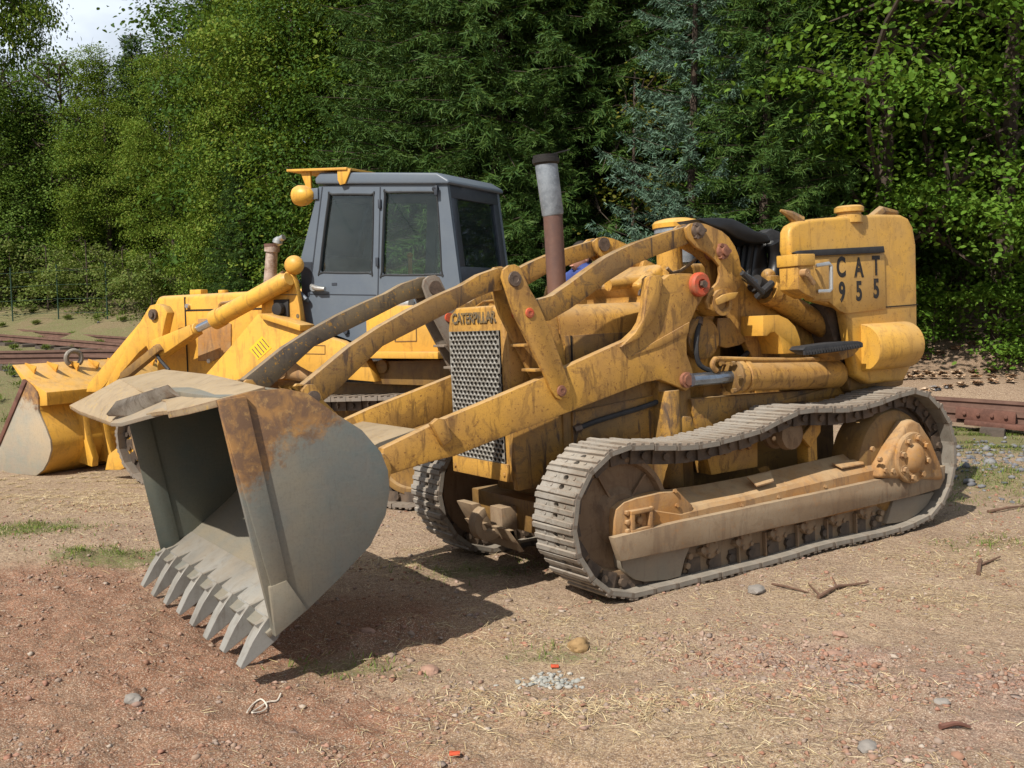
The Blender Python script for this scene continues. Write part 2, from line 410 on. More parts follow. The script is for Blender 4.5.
def catmull(P, k=4, closed=False):
    P = [np.array(p, float) for p in P]; n = len(P); out = []
    for i in range(n if closed else n - 1):
        p0, p1, p2, p3 = (P[(i + j - 1) % n] if closed else P[min(max(i + j - 1, 0), n - 1)] for j in range(4))
        for t in np.arange(k) / k:
            out.append(.5 * ((2 * p1) + (-p0 + p2) * t + (2 * p0 - 5 * p1 + 4 * p2 - p3) * t * t + (-p0 + 3 * p1 - 3 * p2 + p3) * t ** 3))
    if not closed: out.append(P[-1])
    return [tuple(p) for p in out]

# ------------------------------------------------------------------ crawler tracks
def closed_resample(path, pitch):
    P = np.array(path + [path[0]]); d = np.r_[0, np.cumsum(np.hypot(*np.diff(P, axis=0).T))]
    n = int(round(d[-1] / pitch)); s = (np.arange(n) + .35) * d[-1] / n
    xs = np.interp(s, d, P[:, 0]); zs = np.interp(s, d, P[:, 1])
    e = pitch * .45
    t = np.stack([np.interp((s + e) % d[-1], d, P[:, 0]) - np.interp((s - e) % d[-1], d, P[:, 0]),
                  np.interp((s + e) % d[-1], d, P[:, 1]) - np.interp((s - e) % d[-1], d, P[:, 1])], 1)
    t /= np.linalg.norm(t, axis=1)[:, None]
    return xs, zs, t, d[-1] / n
def make_shoe(L, W, mat, parent):
    b = MB()
    h = L * .5 - .003; w = W / 2
    hole = lambda cx, cy: [(cx + .016 * math.cos(a) , cy + .024 * math.sin(a)) for a in np.linspace(0, 2 * math.pi, 9)[:-1]]
    b.panel([(-h, -w), (h, -w), (h, w), (-h, w)], [hole(-.029, -.012), hole(.029, -.012)], -.044, -.014)
    for v in b.bm.verts: v.co = Vector((v.co.x, v.co.z, v.co.y))
    def bar(x, wd, top, bot=-.0145):
        b.hexa([(x + sx * (wd * (.5 if iz == 0 else .40)), sy * (w - .002), bot if iz == 0 else top) for iz in (0, 1) for sy in (-1, 1) for sx in (-1, 1)])
    bar(-h + .017, .034, 0); bar(.0, .032, -.003); bar(h - .017, .034, -.001)
    for sx in (-.029, .029):
        for sy in (-.095, .085): b.bolt((sx, sy, -.0145), (0, 0, 1), .011, .006)
    return b.build('track_shoe', mat, parent, bevel=.002, seg=1)
def make_track(root, frame_y, path, W, pitch, chain_r, seed=1, shoe_mat='shoe'):
    """closed loop of shoes bolted to a link chain; the shoes are sub-parts of the track"""
    rnd = random.Random(seed)
    xs, zs, t, L = closed_resample(path, pitch)
    b = MB()
    pts = []
    for x, z, (tx, tz) in zip(xs, zs, t):
        nx, nz = -tz, tx                     # the path runs over the top rearwards: this points inwards or outwards
        pts.append((x, z, tx, tz))
    cx, cz = float(np.mean(xs)), float(np.mean(zs))
    ar = tri_area2(list(zip(xs, zs)))
    out = 1 if ar < 0 else -1                # outward normal = out * (-tz, tx)
    for x, z, tx, tz in pts:
        n = Vector((-tz * out, 0, tx * out)); d = Vector((tx, 0, tz))
        for sy in (-1, 1):
            for off, dl in ((.062, 0), (.078, .5)):
                c = Vector((x, frame_y + sy * off, z)) - n * (.042 + chain_r) + d * (L * (dl - .25))
                h = L * .30
                m = basis(d, Vector((0, 1, 0)), n, c)
                b.hexa([(sx_ * h, sy_ * .010, sz_ * chain_r * (1 if abs(sx_) < 2 else .7)) for sz_ in (-1, 1) for sy_ in (-1, 1) for sx_ in (-1, 1)], m)
        c = Vector((x, frame_y, z)) - n * (.042 + chain_r) + d * (L * .5)
        b.cyl(c - Vector((0, .105, 0)), c + Vector((0, .105, 0)), .024, seg=8)
    tr = b.build('track', M['greasy'], root)
    shoe = make_shoe(L, W, M[shoe_mat], tr)
    for i, (x, z, tx, tz) in enumerate(pts):
        o = shoe if i == 0 else shoe.copy()
        if i: COL.objects.link(o); o.parent = tr
        n = Vector((-tz * out, 0, tx * out)); d = Vector((tx, 0, tz)); y = n.cross(d)
        o.matrix_local = basis(d, y, n, (x, frame_y, z)) @ Matrix.Rotation(rnd.uniform(-.02, .02), 4, 'Y') @ Matrix.Rotation(rnd.uniform(-.012, .012), 4, 'Z')
    return tr
def wheel(mb, c, r, y0, y1, hub=.09, dish=.03, rim=.04, seg=40, side=1):
    """flanged wheel with a dished face towards y1"""
    s = 1 if y1 > y0 else -1
    mb.lathe((c[0], y0, c[1]), (c[0], y1, c[1]), [(0, r * .7), (0, r), (abs(y1 - y0), r), (abs(y1 - y0) + .004, r - rim * .3), (abs(y1 - y0), r - rim), (abs(y1 - y0) - dish, r - rim - .012),
             (abs(y1 - y0) - dish, hub * 1.7), (abs(y1 - y0) - dish * .2, hub * 1.3), (abs(y1 - y0) - dish * .2, hub * .4), (abs(y1 - y0) - dish * .2, .001)], seg)

# ------------------------------------------------------------------ MACHINE 1: the old crawler loader in front
LA = empty('crawler_loader', A.matrix(), 'weathered yellow open-seat crawler loader in front, grey toothed bucket tipped forward onto the dirt', 'loader', None)
q = A.q
Yo, Yi, Yc = .95, .57, .76
pathA_px = [(611.9,449.7),(621.6,445),(643.4,442.6),(660,443),(683.4,443.3),(710,440.2),(735,434),(760,427),(782,416),(800.6,407.3),(819.4,405.8),(844.4,406),(863,403.6),(880.3,399),(897.5,392),(915,387.5),(930,391.5),(946,409),(955.5,432),(958,455),(955.5,478),(948,500),(934,519.5),(910,531),(885,538),(860,543.5),(833,549),(816,553.5),(785,563.5),(753.7,573),(730,579.5),(707,585),(683,591.5),(660,597),(634,601.5),(612,598),(597,589),(585,575),(577.5,560),(573,545),(571.8,533),(572,520),(573,507.5),(576,496),(581.7,483),(588,471.6),(593,466),(601,457.5)]
pathA = [p for p in A.poly(pathA_px, Yo)]
pathA = [(x, max(z, .0)) for x, z in pathA]
for sgn in (1, -1):
    make_track(LA, sgn * Yc, pathA, Yo - Yi, .172, .045, seed=3 + sgn)
idl = (0.005, .461); ir = .343
xs_, zs_ = q(906, 452, .85)
for sgn in (1, -1):
    b = MB(); wheel(b, idl, ir, sgn * (Yc - .09), sgn * (Yc + .075), .10, .035, .03, 56)
    idw = b.build('idler_wheel', M['idler'], LA, smooth=30)
    if sgn == 1:
        h = MB()
        for a in (2.3, 1.05, 3.6):   # raised bars standing in for radial streaks of sunlight on the disc
            u = Vector((math.cos(a), 0, math.sin(a))); w_ = Vector((-math.sin(a), 0, math.cos(a)))
            c = Vector((idl[0], sgn * (Yc + .075) - .032, idl[1]))
            h.hexa([c + u * r_ + w_ * s_ * .007 + Vector((0, sgn * d_ * .018, 0)) for d_ in (0, 1) for s_ in (-1, 1) for r_ in (.12, .295)])
        h.build('streak_bar', M['idler'], idw)
    # sprocket and final drive
    b = MB()
    nT = 25; R0, R1 = .385, .43
    pr = []
    for k in range(nT):
        for da, rr in ((-.5, R0), (-.18, R1), (.18, R1), (.45, R0)):
            a = (k + da) * 2 * math.pi / nT; pr.append((xs_ + rr * math.cos(a) - .05, zs_ + rr * math.sin(a) - .01))
    b.prism(pr, sgn * (Yc - .035), sgn * (Yc + .035))
    b.build('sprocket', M['greasy'], LA, bevel=.004)
    b = MB()
    cxf, czf = q(896, 462, .86)
    b.lathe((cxf, sgn * .60, czf), (cxf, sgn * .90, czf), [(0, .36), (.2, .375), (.235, .36), (.25, .33), (.255, .3), (.26, .05)], 48)
    fd = b.build('final_drive', M['yellow_shade'], LA, smooth=30)
    ho = A.poly([(877,478),(879.5,467),(885,457.5),(899,431.5),(905,421.5),(911,419.5),(918,423),(928,438),(938,462),(941,475),(941,480)], .93)
    b = MB(); b.prism(ho, sgn * .84, sgn * .955)
    hh = b.build('drive_housing', M['frame_tan'], fd, bevel=.03, seg=3)
    cxx, czz = q(916.5, 458, 1.0)
    b = MB()
    b.lathe((cxx, sgn * .945, czz), (cxx, sgn * 1.1, czz), [(0, .178), (.03, .178), (.038, .170), (.042, .105), (.062, .09), (.078, .06), (.085, .02)], 40)
    b.build('drive_cover', M['frame_tan'], fd, smooth=28)
    for k in range(8):
        a = k * math.pi / 4 + .25; b = MB()
        p = (cxx + .138 * math.cos(a), sgn * .983, czz + .138 * math.sin(a))
        b.lathe(p, (p[0], p[1] + sgn * .03, p[2]), [(-.008, .031), (.006, .031), (.0062, .021), (.028, .021)], 6); b.build('cover_bolt', M['frame_tan'], fd)
    for px, py in ((885, 470.5), (892.5, 471), (872, 449), (879.5, 459.5), (925, 462)):
        x, z = q(px, py, .955); b = MB(); b.bolt((x, sgn * .95, z), (0, sgn, 0), .018, .02); b.build('housing_bolt', M['frame_tan'], fd)
    # track frame: sloping cover, dusty guard rail, skid plates
    topin = [(660,490.5),(700,485),(743,477),(790,466),(819,459.5),(850,452.5),(869,449),(880,450)]
    bend = [(640,507),(680,513),(710,505.5),(745,498.5),(782,489.5),(815,481.5),(850,473.5),(876,468)]
    t1 = [q(px, py, .70) for px, py in topin]; t2 = [q(px, py, .885) for px, py in bend]
    b = MB(); rows = []
    for (xa, za), (xb, zb) in zip(t1, t2):
        rows.append([b.bm.verts.new(p) for p in ((xa, sgn * .60, za - .03), (xa, sgn * .70, za), (xb, sgn * .87, zb + .012), (xb, sgn * .89, zb - .012), (xb, sgn * .89, .22), (xa, sgn * .60, .22))])
    for u, v_ in zip(rows, rows[1:]): b.bridge(u, v_)
    b.face(rows[0][::-1]); b.face(rows[-1])
    fr = b.build('track_frame', M['frame_tan'], LA, smooth=25)
    b = MB()
    nose = A.poly([(613,538),(612.5,520),(614,509),(622,502),(634,498),(645,495.5),(660,492),(676,491),(690,505),(690,520),(660,530)], .86)
    b.prism(nose, sgn * .70, sgn * .885); b.build('frame_nose', M['frame_tan'], fr, bevel=.012)
    b = MB()
    gd = A.poly([(613.8,538),(648,529.5),(679.4,522),(730,511.5),(782,500.5),(819,493),(860,484),(903,474.5),(916,481),(930,471),(945.5,465.5),(945,478),(940,488.5),(915,496),(894,500.5),(850,510.5),(819,518.5),(772,528.5),(725.6,539.5),(690,547.5),(655,554.5),(621.5,561.5)], .935)
    b.prism(gd, sgn * .885, sgn * .935)
    b.build('frame_guard', M['guard_dusty'], fr, bevel=.006)
    b = MB()
    b.prism(A.poly([(621,556),(623,569),(629,575.5),(636,580),(645,582),(668,580),(681,576.5),(685,560),(690.5,546)], .875), sgn * .74, sgn * .875)
    b.build('skid_plate', M['skid_grey'], fr, bevel=.012)
    b = MB()
    b.prism(A.poly([(893.5,500),(886.5,524),(897,523),(908,520.5),(918,514),(927,506),(935,492)], .875), sgn * .74, sgn * .875)
    b.build('skid_plate', M['skid_grey'], fr, bevel=.012)
    b = MB()
    b.prism(A.poly([(688,548),(683,573),(697.5,574.5),(707,572),(719,569.5),(740,563.5),(768,556),(797.5,547.5),(819,542),(855,534.5),(886,525),(894,500),(800,520)], .84), sgn * .72, sgn * .84)
    rg = b.build('roller_guard', M['guard_dusty'], fr, bevel=.008)
    for px, py in ((739, 556), (765.5, 548), (797.5, 540), (827, 534), (856, 528)):   # ribs
        x, z = q(px, py, .86); b = MB(); b.box((x - .006, sgn * .841, z - .05), (x + .006, sgn * .868, z + .10)); b.build('guard_rib', M['guard_dusty'], rg)
    for px, py in ((688, 566), (690.5, 556.5), (882, 513), (880, 519)):
        x, z = q(px, py, .875); b = MB(); b.bolt((x, sgn * .85, z), (0, sgn, 0), .02, .03); b.build('guard_bolt', M['guard_dusty'], rg)
    proto = None
    for px, py in ((710.8, 548), (745, 540), (778.8, 531.6), (809, 524.5), (838, 517), (867, 510)):
        x, z = q(px, py, .87)
        if proto is None:
            b = MB()
            b.cyl((0, sgn * .62, 0), (0, sgn * .80, 0), .105, seg=20)
            b.lathe((0, sgn * .80, 0), (0, sgn * .92, 0), [(0, .07), (.07, .065), (.08, .045), (.088, .02)], 16)
            for k in range(4):
                a = k * math.pi / 2 + .6; b.bolt((.05 * math.cos(a), sgn * .865, .05 * math.sin(a)), (0, sgn, 0), .014, .025)
            b.bolt((.075, sgn * .84, -.01), (0, sgn, .2), .022, .05)
            o = proto = b.build('track_roller', M['guard_dusty'], LA)
        else:
            o = proto.copy(); COL.objects.link(o); o.parent = LA
        o.location = (x, 0, z)
    # carrier roller
    x, z = q(795, 434.7, .83)
    b = MB(); b.lathe((x, sgn * .60, z), (x, sgn * .84, z), [(0, .08), (.03, .085), (.04, .105), (.075, .105), (.085, .082), (.15, .082), (.16, .105), (.21, .098), (.222, .04), (.224, .01)], 28)
    b.build('carrier_roller', M['idler'], LA, smooth=30)
    b = MB(); x2, z2 = q(812, 441, .7); b.box((x2 - .05, sgn * .60, z2 - .25), (x2 + .04, sgn * .70, z2 + .06)); b.prism(A.poly([(803,437),(813,424),(822,420),(822,432),(812,448)], .74), sgn * .70, sgn * .73)
    b.build('roller_bracket', M['yellow'], LA, bevel=.006)
    # idler adjuster box on the frame nose
    b = MB(); x, z = q(640, 520.5, .90)
    for lo, hi in (((-.078, -.062), (.078, -.04)), ((-.078, .045), (.078, .067)), ((-.078, -.04), (-.055, .045)), ((.055, -.04), (.078, .045))):
        b.box((x + lo[0], sgn * .883, z + lo[1]), (x + hi[0], sgn * .925, z + hi[1]))
    for sx in (-1, 1):
        for dz in (-.05, .0, .055): b.bolt((x + sx * .09, sgn * .885, z + dz), (0, sgn, 0), .016, .026)
    b.cyl((x, sgn * .88, z), (x, sgn * .905, z), .022, seg=10)
    b.build('adjuster_box', M['frame_tan'], fr, bevel=.004)
    # torn lifted flaps on the cover
    for pts in ([(747, 480), (771, 474.5), (774, 484), (757, 489)], [(832, 465.5), (862, 461), (864, 466.5), (842, 470.5)]):
        b = MB()
        P = [Vector(A.on(px, py, 1, .80 + .07 * (i > 1))) for i, (px, py) in enumerate(pts)]
        P = [Vector((p.x, sgn * p.y, p.z + .02)) for p in P]
        b.hexa([P[0], P[1], P[3], P[2], *[p - Vector((0, 0, .008)) for p in (P[0], P[1], P[3], P[2])]])
        b.build('cover_flap', M['frame_tan'], fr)
    for px, py in ((678, 506), (743, 506), (779.5, 497.5), (877, 476.5), (826, 487), (676, 491.5)):
        x, z = q(px, py, .90); b = MB(); b.bolt((x, sgn * .885, z), (0, sgn, .3), .013, .014); b.build('frame_bolt', M['frame_tan'], fr)
    # support block between hull and track frame
    b = MB(); b.prism(A.poly([(706, 453), (757.7, 441), (757.7, 467), (711.6, 475)], .60), sgn * .45, sgn * .60)
    sb = b.build('frame_block', M['yellow'], LA, bevel=.006)
    for px, py in ((724, 451.5), (740, 447), (747.5, 446)):
        b = MB(); x, z = q(px, py, .6); b.bolt((x, sgn * .59, z), (0, sgn, 0), .022, .035); b.build('block_bolt', M['frame_tan'], sb)

# ---- hull, radiator, bonnet
b = MB(); b.box((-2.35, -.40, .42), (.08, .40, 1.22)); b.box((-.9, -.47, .45), (-.62, .47, 1.18))
b.build('hull', M['yellow_shade'], LA, bevel=.02)  # brown paint, darkened further for the shade in the machinery gaps
b = MB()
b.prism(A.poly([(572, 412), (660, 394), (660, 442), (640, 446), (573, 452)], .41), .38, .415); b.prism(A.poly([(691,399),(836,388),(860,400),(800,412),(700,441)], .50), .30, .50)
b.build('side_plate', M['yellow_dirty'], LA, bevel=.01)
b = MB(); b.cyl((q(670, 430, .47)[0], .47, .5), (q(668, 395, .47)[0], .47, 1.12), .075, seg=16); b.prism(A.poly([(672,440),(676,424),(684,416),(692,417),(695,428),(694,440)], .53), .45, .53)
b.build('side_pillar', M['yellow_dirty'], LA, bevel=.012)
xr = .43; ry = .335
b = MB()
b.prism([(-ry, .655), (ry, .655), (ry, 1.57), (ry - .03, 1.66), (ry - .11, 1.705), (-ry + .11, 1.705), (-ry + .03, 1.66), (-ry, 1.57)], .02, xr, axis=0)
rad = b.build('radiator_shell', M['yellow'], LA, bevel=.02, seg=3)
# side skirt of the radiator: the plate bulging back towards the track
b = MB(); b.prism(A.poly([(511, 438), (513, 420), (568, 405), (572, 436), (556, 470), (540, 486), (517, 491)], .37), .335, .385)
b.build('radiator_side', M['yellow_dirty'], LA, bevel=.012)
b = MB(); b.prism(A.poly([(508,330),(540,318),(560,330),(575,400),(540,420),(512,420)], .36), .30, .355); b.build('radiator_side', M['yellow'], LA, bevel=.02)
# perforated grille
gz0, gz1 = A.on(505, 463, 0, xr)[2], A.on(475, 331, 0, xr)[2]
gy = ry - .035
nc, nr = 13, 28
cw, ch = 2 * gy / nc, (gz1 - gz0) / nr
b = MB(); X = xr + .012
for r_ in range(nr):
    off = .5 * (r_ % 2)
    for c_ in range(-1, nc):
        y0 = -gy + (c_ + off) * cw; y1 = y0 + cw
        y0c, y1c = max(y0, -gy), min(y1, gy)
        if y1c - y0c < cw * .95: 
            if y1c - y0c > .002: b.face([b.bm.verts.new(p) for p in ((X, y0c, gz0 + r_ * ch), (X, y1c, gz0 + r_ * ch), (X, y1c, gz0 + (r_ + 1) * ch), (X, y0c, gz0 + (r_ + 1) * ch))])
            continue
        z0 = gz0 + r_ * ch; z1 = z0 + ch; yc, zc = (y0 + y1) / 2, (z0 + z1) / 2
        o4 = [b.bm.verts.new((X, y, z)) for y, z in ((y0, z0), (yc, z0), (y1, z0), (y1, zc), (y1, z1), (yc, z1), (y0, z1), (y0, zc))]
        i8 = [b.bm.verts.new((X, yc + cw * .455 * math.cos(a), zc + ch * .465 * math.sin(a))) for a in (math.radians(225 + 45 * k) for k in range(8))]
        i8b = [b.bm.verts.new((X - .008, v.co.y, v.co.z)) for v in i8]
        b.bridge(o4, i8); b.bridge(i8, i8b)
b.build('grille', M['galv_grille'] if 'galv_grille' in M else M['skid_grey'], rad, recalc=False, smooth=20)
b = MB(); b.box((xr + .001, -gy, gz0), (xr + .003, gy, gz1)); b.build('radiator_core', M['dark'], rad)
b = MB(); b.box((xr + .001, -ry + .005, .66), (xr + .016, ry - .005, gz0 - .004)); 
for sy in (-1, 1): b.bolt((xr + .012, sy * (ry - .04), .70), (1, 0, 0), .012, .012)
b.build('grille_apron', M['yellow'], rad, bevel=.004)
tz = A.on(473, 318.5, 0, xr)[2]
text('radiator_lettering', 'CATERPILLAR', .092, basis((0, 1, 0), (0, 0, 1), (1, 0, 0), (xr + .004, 0.0, tz)), M['letter_grey'], rad, bold=.0022, depth=.004, sx=.93)
b = MB(); b.cyl((.25, 0, 1.70), (.25, 0, 1.735), .06, seg=18); b.tube([(.3, -.2, 1.70), (.32, -.05, 1.735), (.3, .15, 1.74), (.25, .24, 1.70)], .008, 6); b.build('radiator_cap', M['yellow_dirty'], rad)
# bonnet with rounded shoulders
b = MB()
pr = [(-.34, 1.20), (-.34, 1.56)] + [(-.34 + .14 * (1 - math.cos(a)), 1.56 + .13 * math.sin(a)) for a in np.linspace(.2, math.pi / 2, 6)]
pr = pr + [(-y, z) for y, z in pr[::-1]]
b.prism(pr, -.95, .03, axis=0)
bon = b.build('bonnet', M['yellow'], LA, smooth=50)
b = MB(); b.box((-.95, .339, 1.20), (.0, .346, 1.50)); b.build('bonnet_side', M['yellow_dirty'], bon, bevel=.003)
for px in (571, 653):
    x, _ = q(px, 330, .35); b = MB(); b.box((x - .006, .344, 1.21), (x + .006, .350, 1.50)); b.build('seam', M['dark'], bon)
# cowl and dash behind the bonnet
b = MB(); b.prism([(-.66, 1.60), (-.70, 1.72), (-.62, 1.80), (-.85, 1.93), (-1.35, 1.93), (-1.35, 1.2), (-.66, 1.2)], -.36, .30)
b.build('cowl', M['yellow'], LA, bevel=.03, seg=3)
b = MB(); b.tube([A.p3(608, 285, .2), A.p3(640, 281, .2), A.p3(655, 282, .2)], .04, 12); b.build('intake_pipe', M['yellow'], LA)
x, y_, z = A.p3(678, 262, .36)
b = MB(); b.cyl((x, .28, z - .1), (x, .28, z + .1), .085, seg=22); b.sphere((x, .28, z + .1), .085, sc=(1, 1, .4)); b.build('filter_bowl', M['yellow'], LA)
b = MB(); b.tube([A.p3(667, 268, .36), A.p3(672, 273, .36), A.p3(680, 271, .36), A.p3(690, 264, .36), A.p3(698, 257, .36)], .012, 8); b.build('fuel_pipe', M['lip'], LA)
x, y_, z = A.p3(676, 228, -.1)
b = MB(); b.lathe((x, -.1, z - .25), (x, -.1, z + .1), [(0, .13), (.2, .13), (.215, .155), (.25, .155)], 28); b.build('precleaner_body', M['galv'], LA)
b = MB(); b.lathe((x, -.1, z), (x, -.1, z + .2), [(0, .165), (.03, .168), (.05, .15), (.065, .09), (.07, .02)], 28); b.build('precleaner_cap', M['yellow_clean'], LA)

# ---- exhaust stack
s0 = Vector(A.p3(557.5, 296, 0)); s1 = Vector(A.p3(552.8, 214, 0)); s2 = Vector(A.p3(546, 163, 0)); s3 = Vector(A.p3(545.5, 155.5, 0))
b = MB(); b.lathe(s0 - Vector((0, 0, .15)), s1, [(0, .075), (.12, .075), (.125, .062), ((s1 - s0).length + .15, .062)], 28); stk = b.build('exhaust_stack', M['stack_brown'], LA)
b = MB(); b.lathe(s1, s2, [(-.01, .064), (0, .070), ((s2 - s1).length, .072)], 28); b.build('stack_sleeve', M['galv'], stk)
b = MB(); L_ = (s3 - s2).length; b.lathe(s2, s3, [(-.012, .074), (0, .085), (L_ * .55, .088), (L_ * .6, .08), (L_, .082)], 28)
d_ = (s3 - s2).normalized(); b.hexa([Vector(s3) + Vector((-.13, dy, -.004 + .03)) + Vector((dx, 0, dx * -.25)) + d_ * k for k in (0, .008) for dy in (-.07, .07) for dx in (-.01, .14)])
b.build('rain_cap', M['cap'], stk)

# ---- lift arms, bell levers, bucket links, cylinders (both sides)
arm_px = [(384,448.5),(447,418),(493,399),(545,377),(600,352),(628,339.5),(638,330),(643,322),(647,307.5),(648,289),(649,278),(652,275.5),(660,275.5),(664,279.5),(670,274.5),(680,273.2),(690,273.5),(700,275.5),(706,280),(707.5,287),(704,296),(696.6,308),(690,323),(686.6,340),(687,354.5),(692,368),(694,377),(692,386),(686.6,391),(675.6,385.5),(660,379.5),(645,382.5),(600,400),(560,415.5),(513.6,433),(455,456),(430,462),(392,474),(380,476)]
link_px = [(502.5,277),(504,269.5),(509,265.3),(515,264.3),(520,267),(523.5,275),(530,289),(538,302.5),(553,338),(566,374),(570.5,387),(569.5,394),(566,398.5),(561,399.8),(555.5,397),(551,389),(546,377),(530,345),(514,313)]
fbar_px = [(304,384.5),(322,369.5),(349,347),(380,326.6),(410,309.5),(439,295),(462.5,285),(481,274),(498,268),(512,266),(516,276),(512,289),(503,290),(490.6,292),(478,297),(450,312),(417.5,328.5),(383,346),(358,370),(336,391),(322,402),(312,402),(304,396)]
rbar_px = [(526,303),(538,299.5),(553,295.5),(570,283.5),(588,270),(606,257.5),(622,249),(639,241.5),(662,234),(685.6,226.5),(700,226),(700,240),(689,243.5),(657.5,255),(635.6,264),(607.5,281.5),(590,295),(570,309),(550,320.5),(535,322),(526,315)]
bell_px = [(686,228),(691,223.5),(697,222.3),(706,224),(712,226.5),(722,231),(729,237),(735,246),(739,256),(742,272),(741.5,283),(739.5,288),(735,293),(726,296),(721,300),(721,309),(715,311.5),(708.5,309),(706,301),(708,293),(713.5,287.5),(718.5,282),(720.5,274),(719.5,266),(714,259),(707,253),(696,247),(688,238)]
for s in (1, -1):
    b = MB(); b.prism(A.poly(arm_px, .535), s * .465, s * .535)
    arm = b.build('lift_arm', M['yellow'], LA, bevel=.007)
    b = MB(); b.prism(A.poly([(690, 322), (676, 330), (655, 342), (632, 356), (660, 347), (689, 333)], .545), s * .53, s * .541)
    b.build('arm_rib', M['yellow'], arm, bevel=.004)
    b = MB(); b.prism(A.poly([(648, 289), (651, 276), (661, 275.5), (664, 279.5), (660, 300), (655, 318), (640, 338), (622, 347), (636, 333), (644, 320)], .57), s * .535, s * .565); b.build('arm_lug', M['yellow'], arm, bevel=.006)
    if s == 1:
        b = MB(); b.prism(A.poly([(431, 424), (437.5, 418.5), (444, 419), (452, 437), (450, 441.5), (443, 446)], .57), .535, .58); b.build('arm_stop', M['yellow'], arm, bevel=.006)
    b = MB(); x, z = q(699.5, 284.5, .55)
    b.lathe((x, s * .535, z), (x, s * .60, z), [(0, .078), (.03, .078), (.042, .066), (.043, .035), (.03, .033)], 24); b.build('pivot_cap', M['red'], arm)
    b = MB(); b.bolt((x, s * .58, z), (0, s, 0), .025, .022); b.build('pin', M['pin'], arm)
    x, z = q(687, 380, .55); b = MB(); b.lathe((x, s * .50, z), (x, s * .6, z), [(0, .05), (.06, .05), (.062, .035), (.075, .035), (.076, .015)], 20); b.build('pin', M['pink'], arm)
    # bell lever between the arm and the links: two plates
    b = MB(); P = A.poly(link_px, .56); b.prism(P, s * .535, s * .56); b.prism(P, s * .385, s * .415)
    for px, py in ((528, 343), (539, 368)):
        x, z = q(px, py, .54); b.box((x - .035, s * .40, z - .02), (x + .03, s * .545, z - .004))
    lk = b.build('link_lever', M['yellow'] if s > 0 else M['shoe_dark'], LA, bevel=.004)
    for px, py, mm, r_ in ((514.8, 279, 'pin', .045), (529.7, 313, 'red', .03), (561.7, 391, 'pink', .034)):
        x, z = q(px, py, .56); b = MB(); b.lathe((x, s * .37, z), (x, s * .60, z), [(0, r_), (.19, r_), (.197, r_ * .9), (.199, r_ * .45), (.197, r_ * .42), (.196, .002)], 20); b.build('pin', M[mm], lk)
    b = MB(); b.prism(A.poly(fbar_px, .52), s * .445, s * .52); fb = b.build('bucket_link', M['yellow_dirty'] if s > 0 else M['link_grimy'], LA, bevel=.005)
    b = MB(); b.prism(A.poly(rbar_px, .52), s * .44, s * .52); b.build('lever_link', M['yellow_dirty'], LA, bevel=.005)
    b = MB(); P = A.poly(bell_px, .55)
    b.prism(P, s * .525, s * .55); b.prism(P, s * .41, s * .435)
    c_ = A.poly([(722,231),(735,246),(742,272),(741.5,283),(735,293),(731,290),(735,281),(735,270),(729,251),(719,237)], .55); b.prism(c_, s * .43, s * .53)
    bl = b.build('bell_crank', M['yellow'], LA, bevel=.006)
    x, z = q(714, 303, .5); b = MB(); b.lathe((x, s * .36, z), (x, s * .58, z), [(0, .085), (.22, .085), (.222, .055), (.2, .05), (.2, .001)], 26); b.build('crank_hub', M['yellow'], bl)
    b = MB(); b.prism(A.poly([(719.5,299),(726,294.5),(735,292.5),(741,292),(738,298),(721,305)], .62), s * .5, s * .60); b.build('hub_arm', M['yellow_tank'], bl, bevel=.008)
    for px, py, mm in ((697, 231, 'pin'), (722, 251.5, 'pink')):
        x, z = q(px, py, .55); b = MB(); b.lathe((x, s * .40, z), (x, s * .6, z), [(0, .05), (.17, .05), (.175, .03), (.195, .03), (.197, .01)], 18)
        for k in range(3): b.bolt((x + .045 * math.cos(k * 2.1 + 1), s * .55, z + .045 * math.sin(k * 2.1 + 1)), (0, s, 0), .014, .03)
        b.build('pin', M[mm], bl)
    # tilt cylinder
    c0 = Vector((*[q(743.5, 276, .49)[0]], s * .49, q(743.5, 276, .49)[1])); c1 = Vector((q(767, 291, .49)[0], s * .49, q(767, 291, .49)[1]))
    c2 = Vector((q(829, 330.5, .49)[0], s * .49, q(829, 330.5, .49)[1])); dd = (c2 - c1).normalized()
    b = MB(); b.lathe(c1, c2, [(0, .05), (.0, .09), (.07, .09), (.075, .08), ((c2 - c1).length - .04, .08), ((c2 - c1).length, .06)], 28); tc_ = b.build('tilt_cylinder', M['yellow'], LA)
    b = MB(); b.cyl(c0 - dd * .05, c1, .03, seg=18); b.build('rod', M['dull_rod'], tc_)
    b = MB(); m_ = c1 + dd * .02; b.hexa([m_ + Vector((dx, dy, dz)) for dz in (-.05, .11) for dy in (-.06, .06) for dx in (-.045, .045)]); b.sphere(m_ + Vector((.0, 0, .11)), .05); b.build('cylinder_head', M['yellow_dirty'], tc_, bevel=.015)
    b = MB(); b.cyl(c1 - dd * .13, c1 - dd * .01, .062, seg=16); b.build('rod_seal', M['cap'], tc_)
    b = MB(); x, z = q(839, 335.5, .5); b.cyl((x, s * .40, z), (x, s * .56, z), .055, seg=18); b.cyl((x, s * .555, z), (x, s * .585, z), .03, seg=12); b.hexa([Vector((x, s * .49, z)) + Vector((dx, dy, dz)) for dz in (-.04, .05) for dy in (-.06, .06) for dx in (0, .11)]); b.build('cylinder_eye', M['frame_tan'], tc_)
    # lift cylinder, lying nearly level above the track
    yl = .57
    e0 = Vector((q(691, 380, yl)[0], s * yl, q(691, 380, yl)[1])); e1 = Vector((q(733, 376.5, yl)[0], s * yl, q(733, 376.5, yl)[1])); e2 = Vector((q(839, 374, yl)[0], s * yl, q(839, 374, yl)[1]))
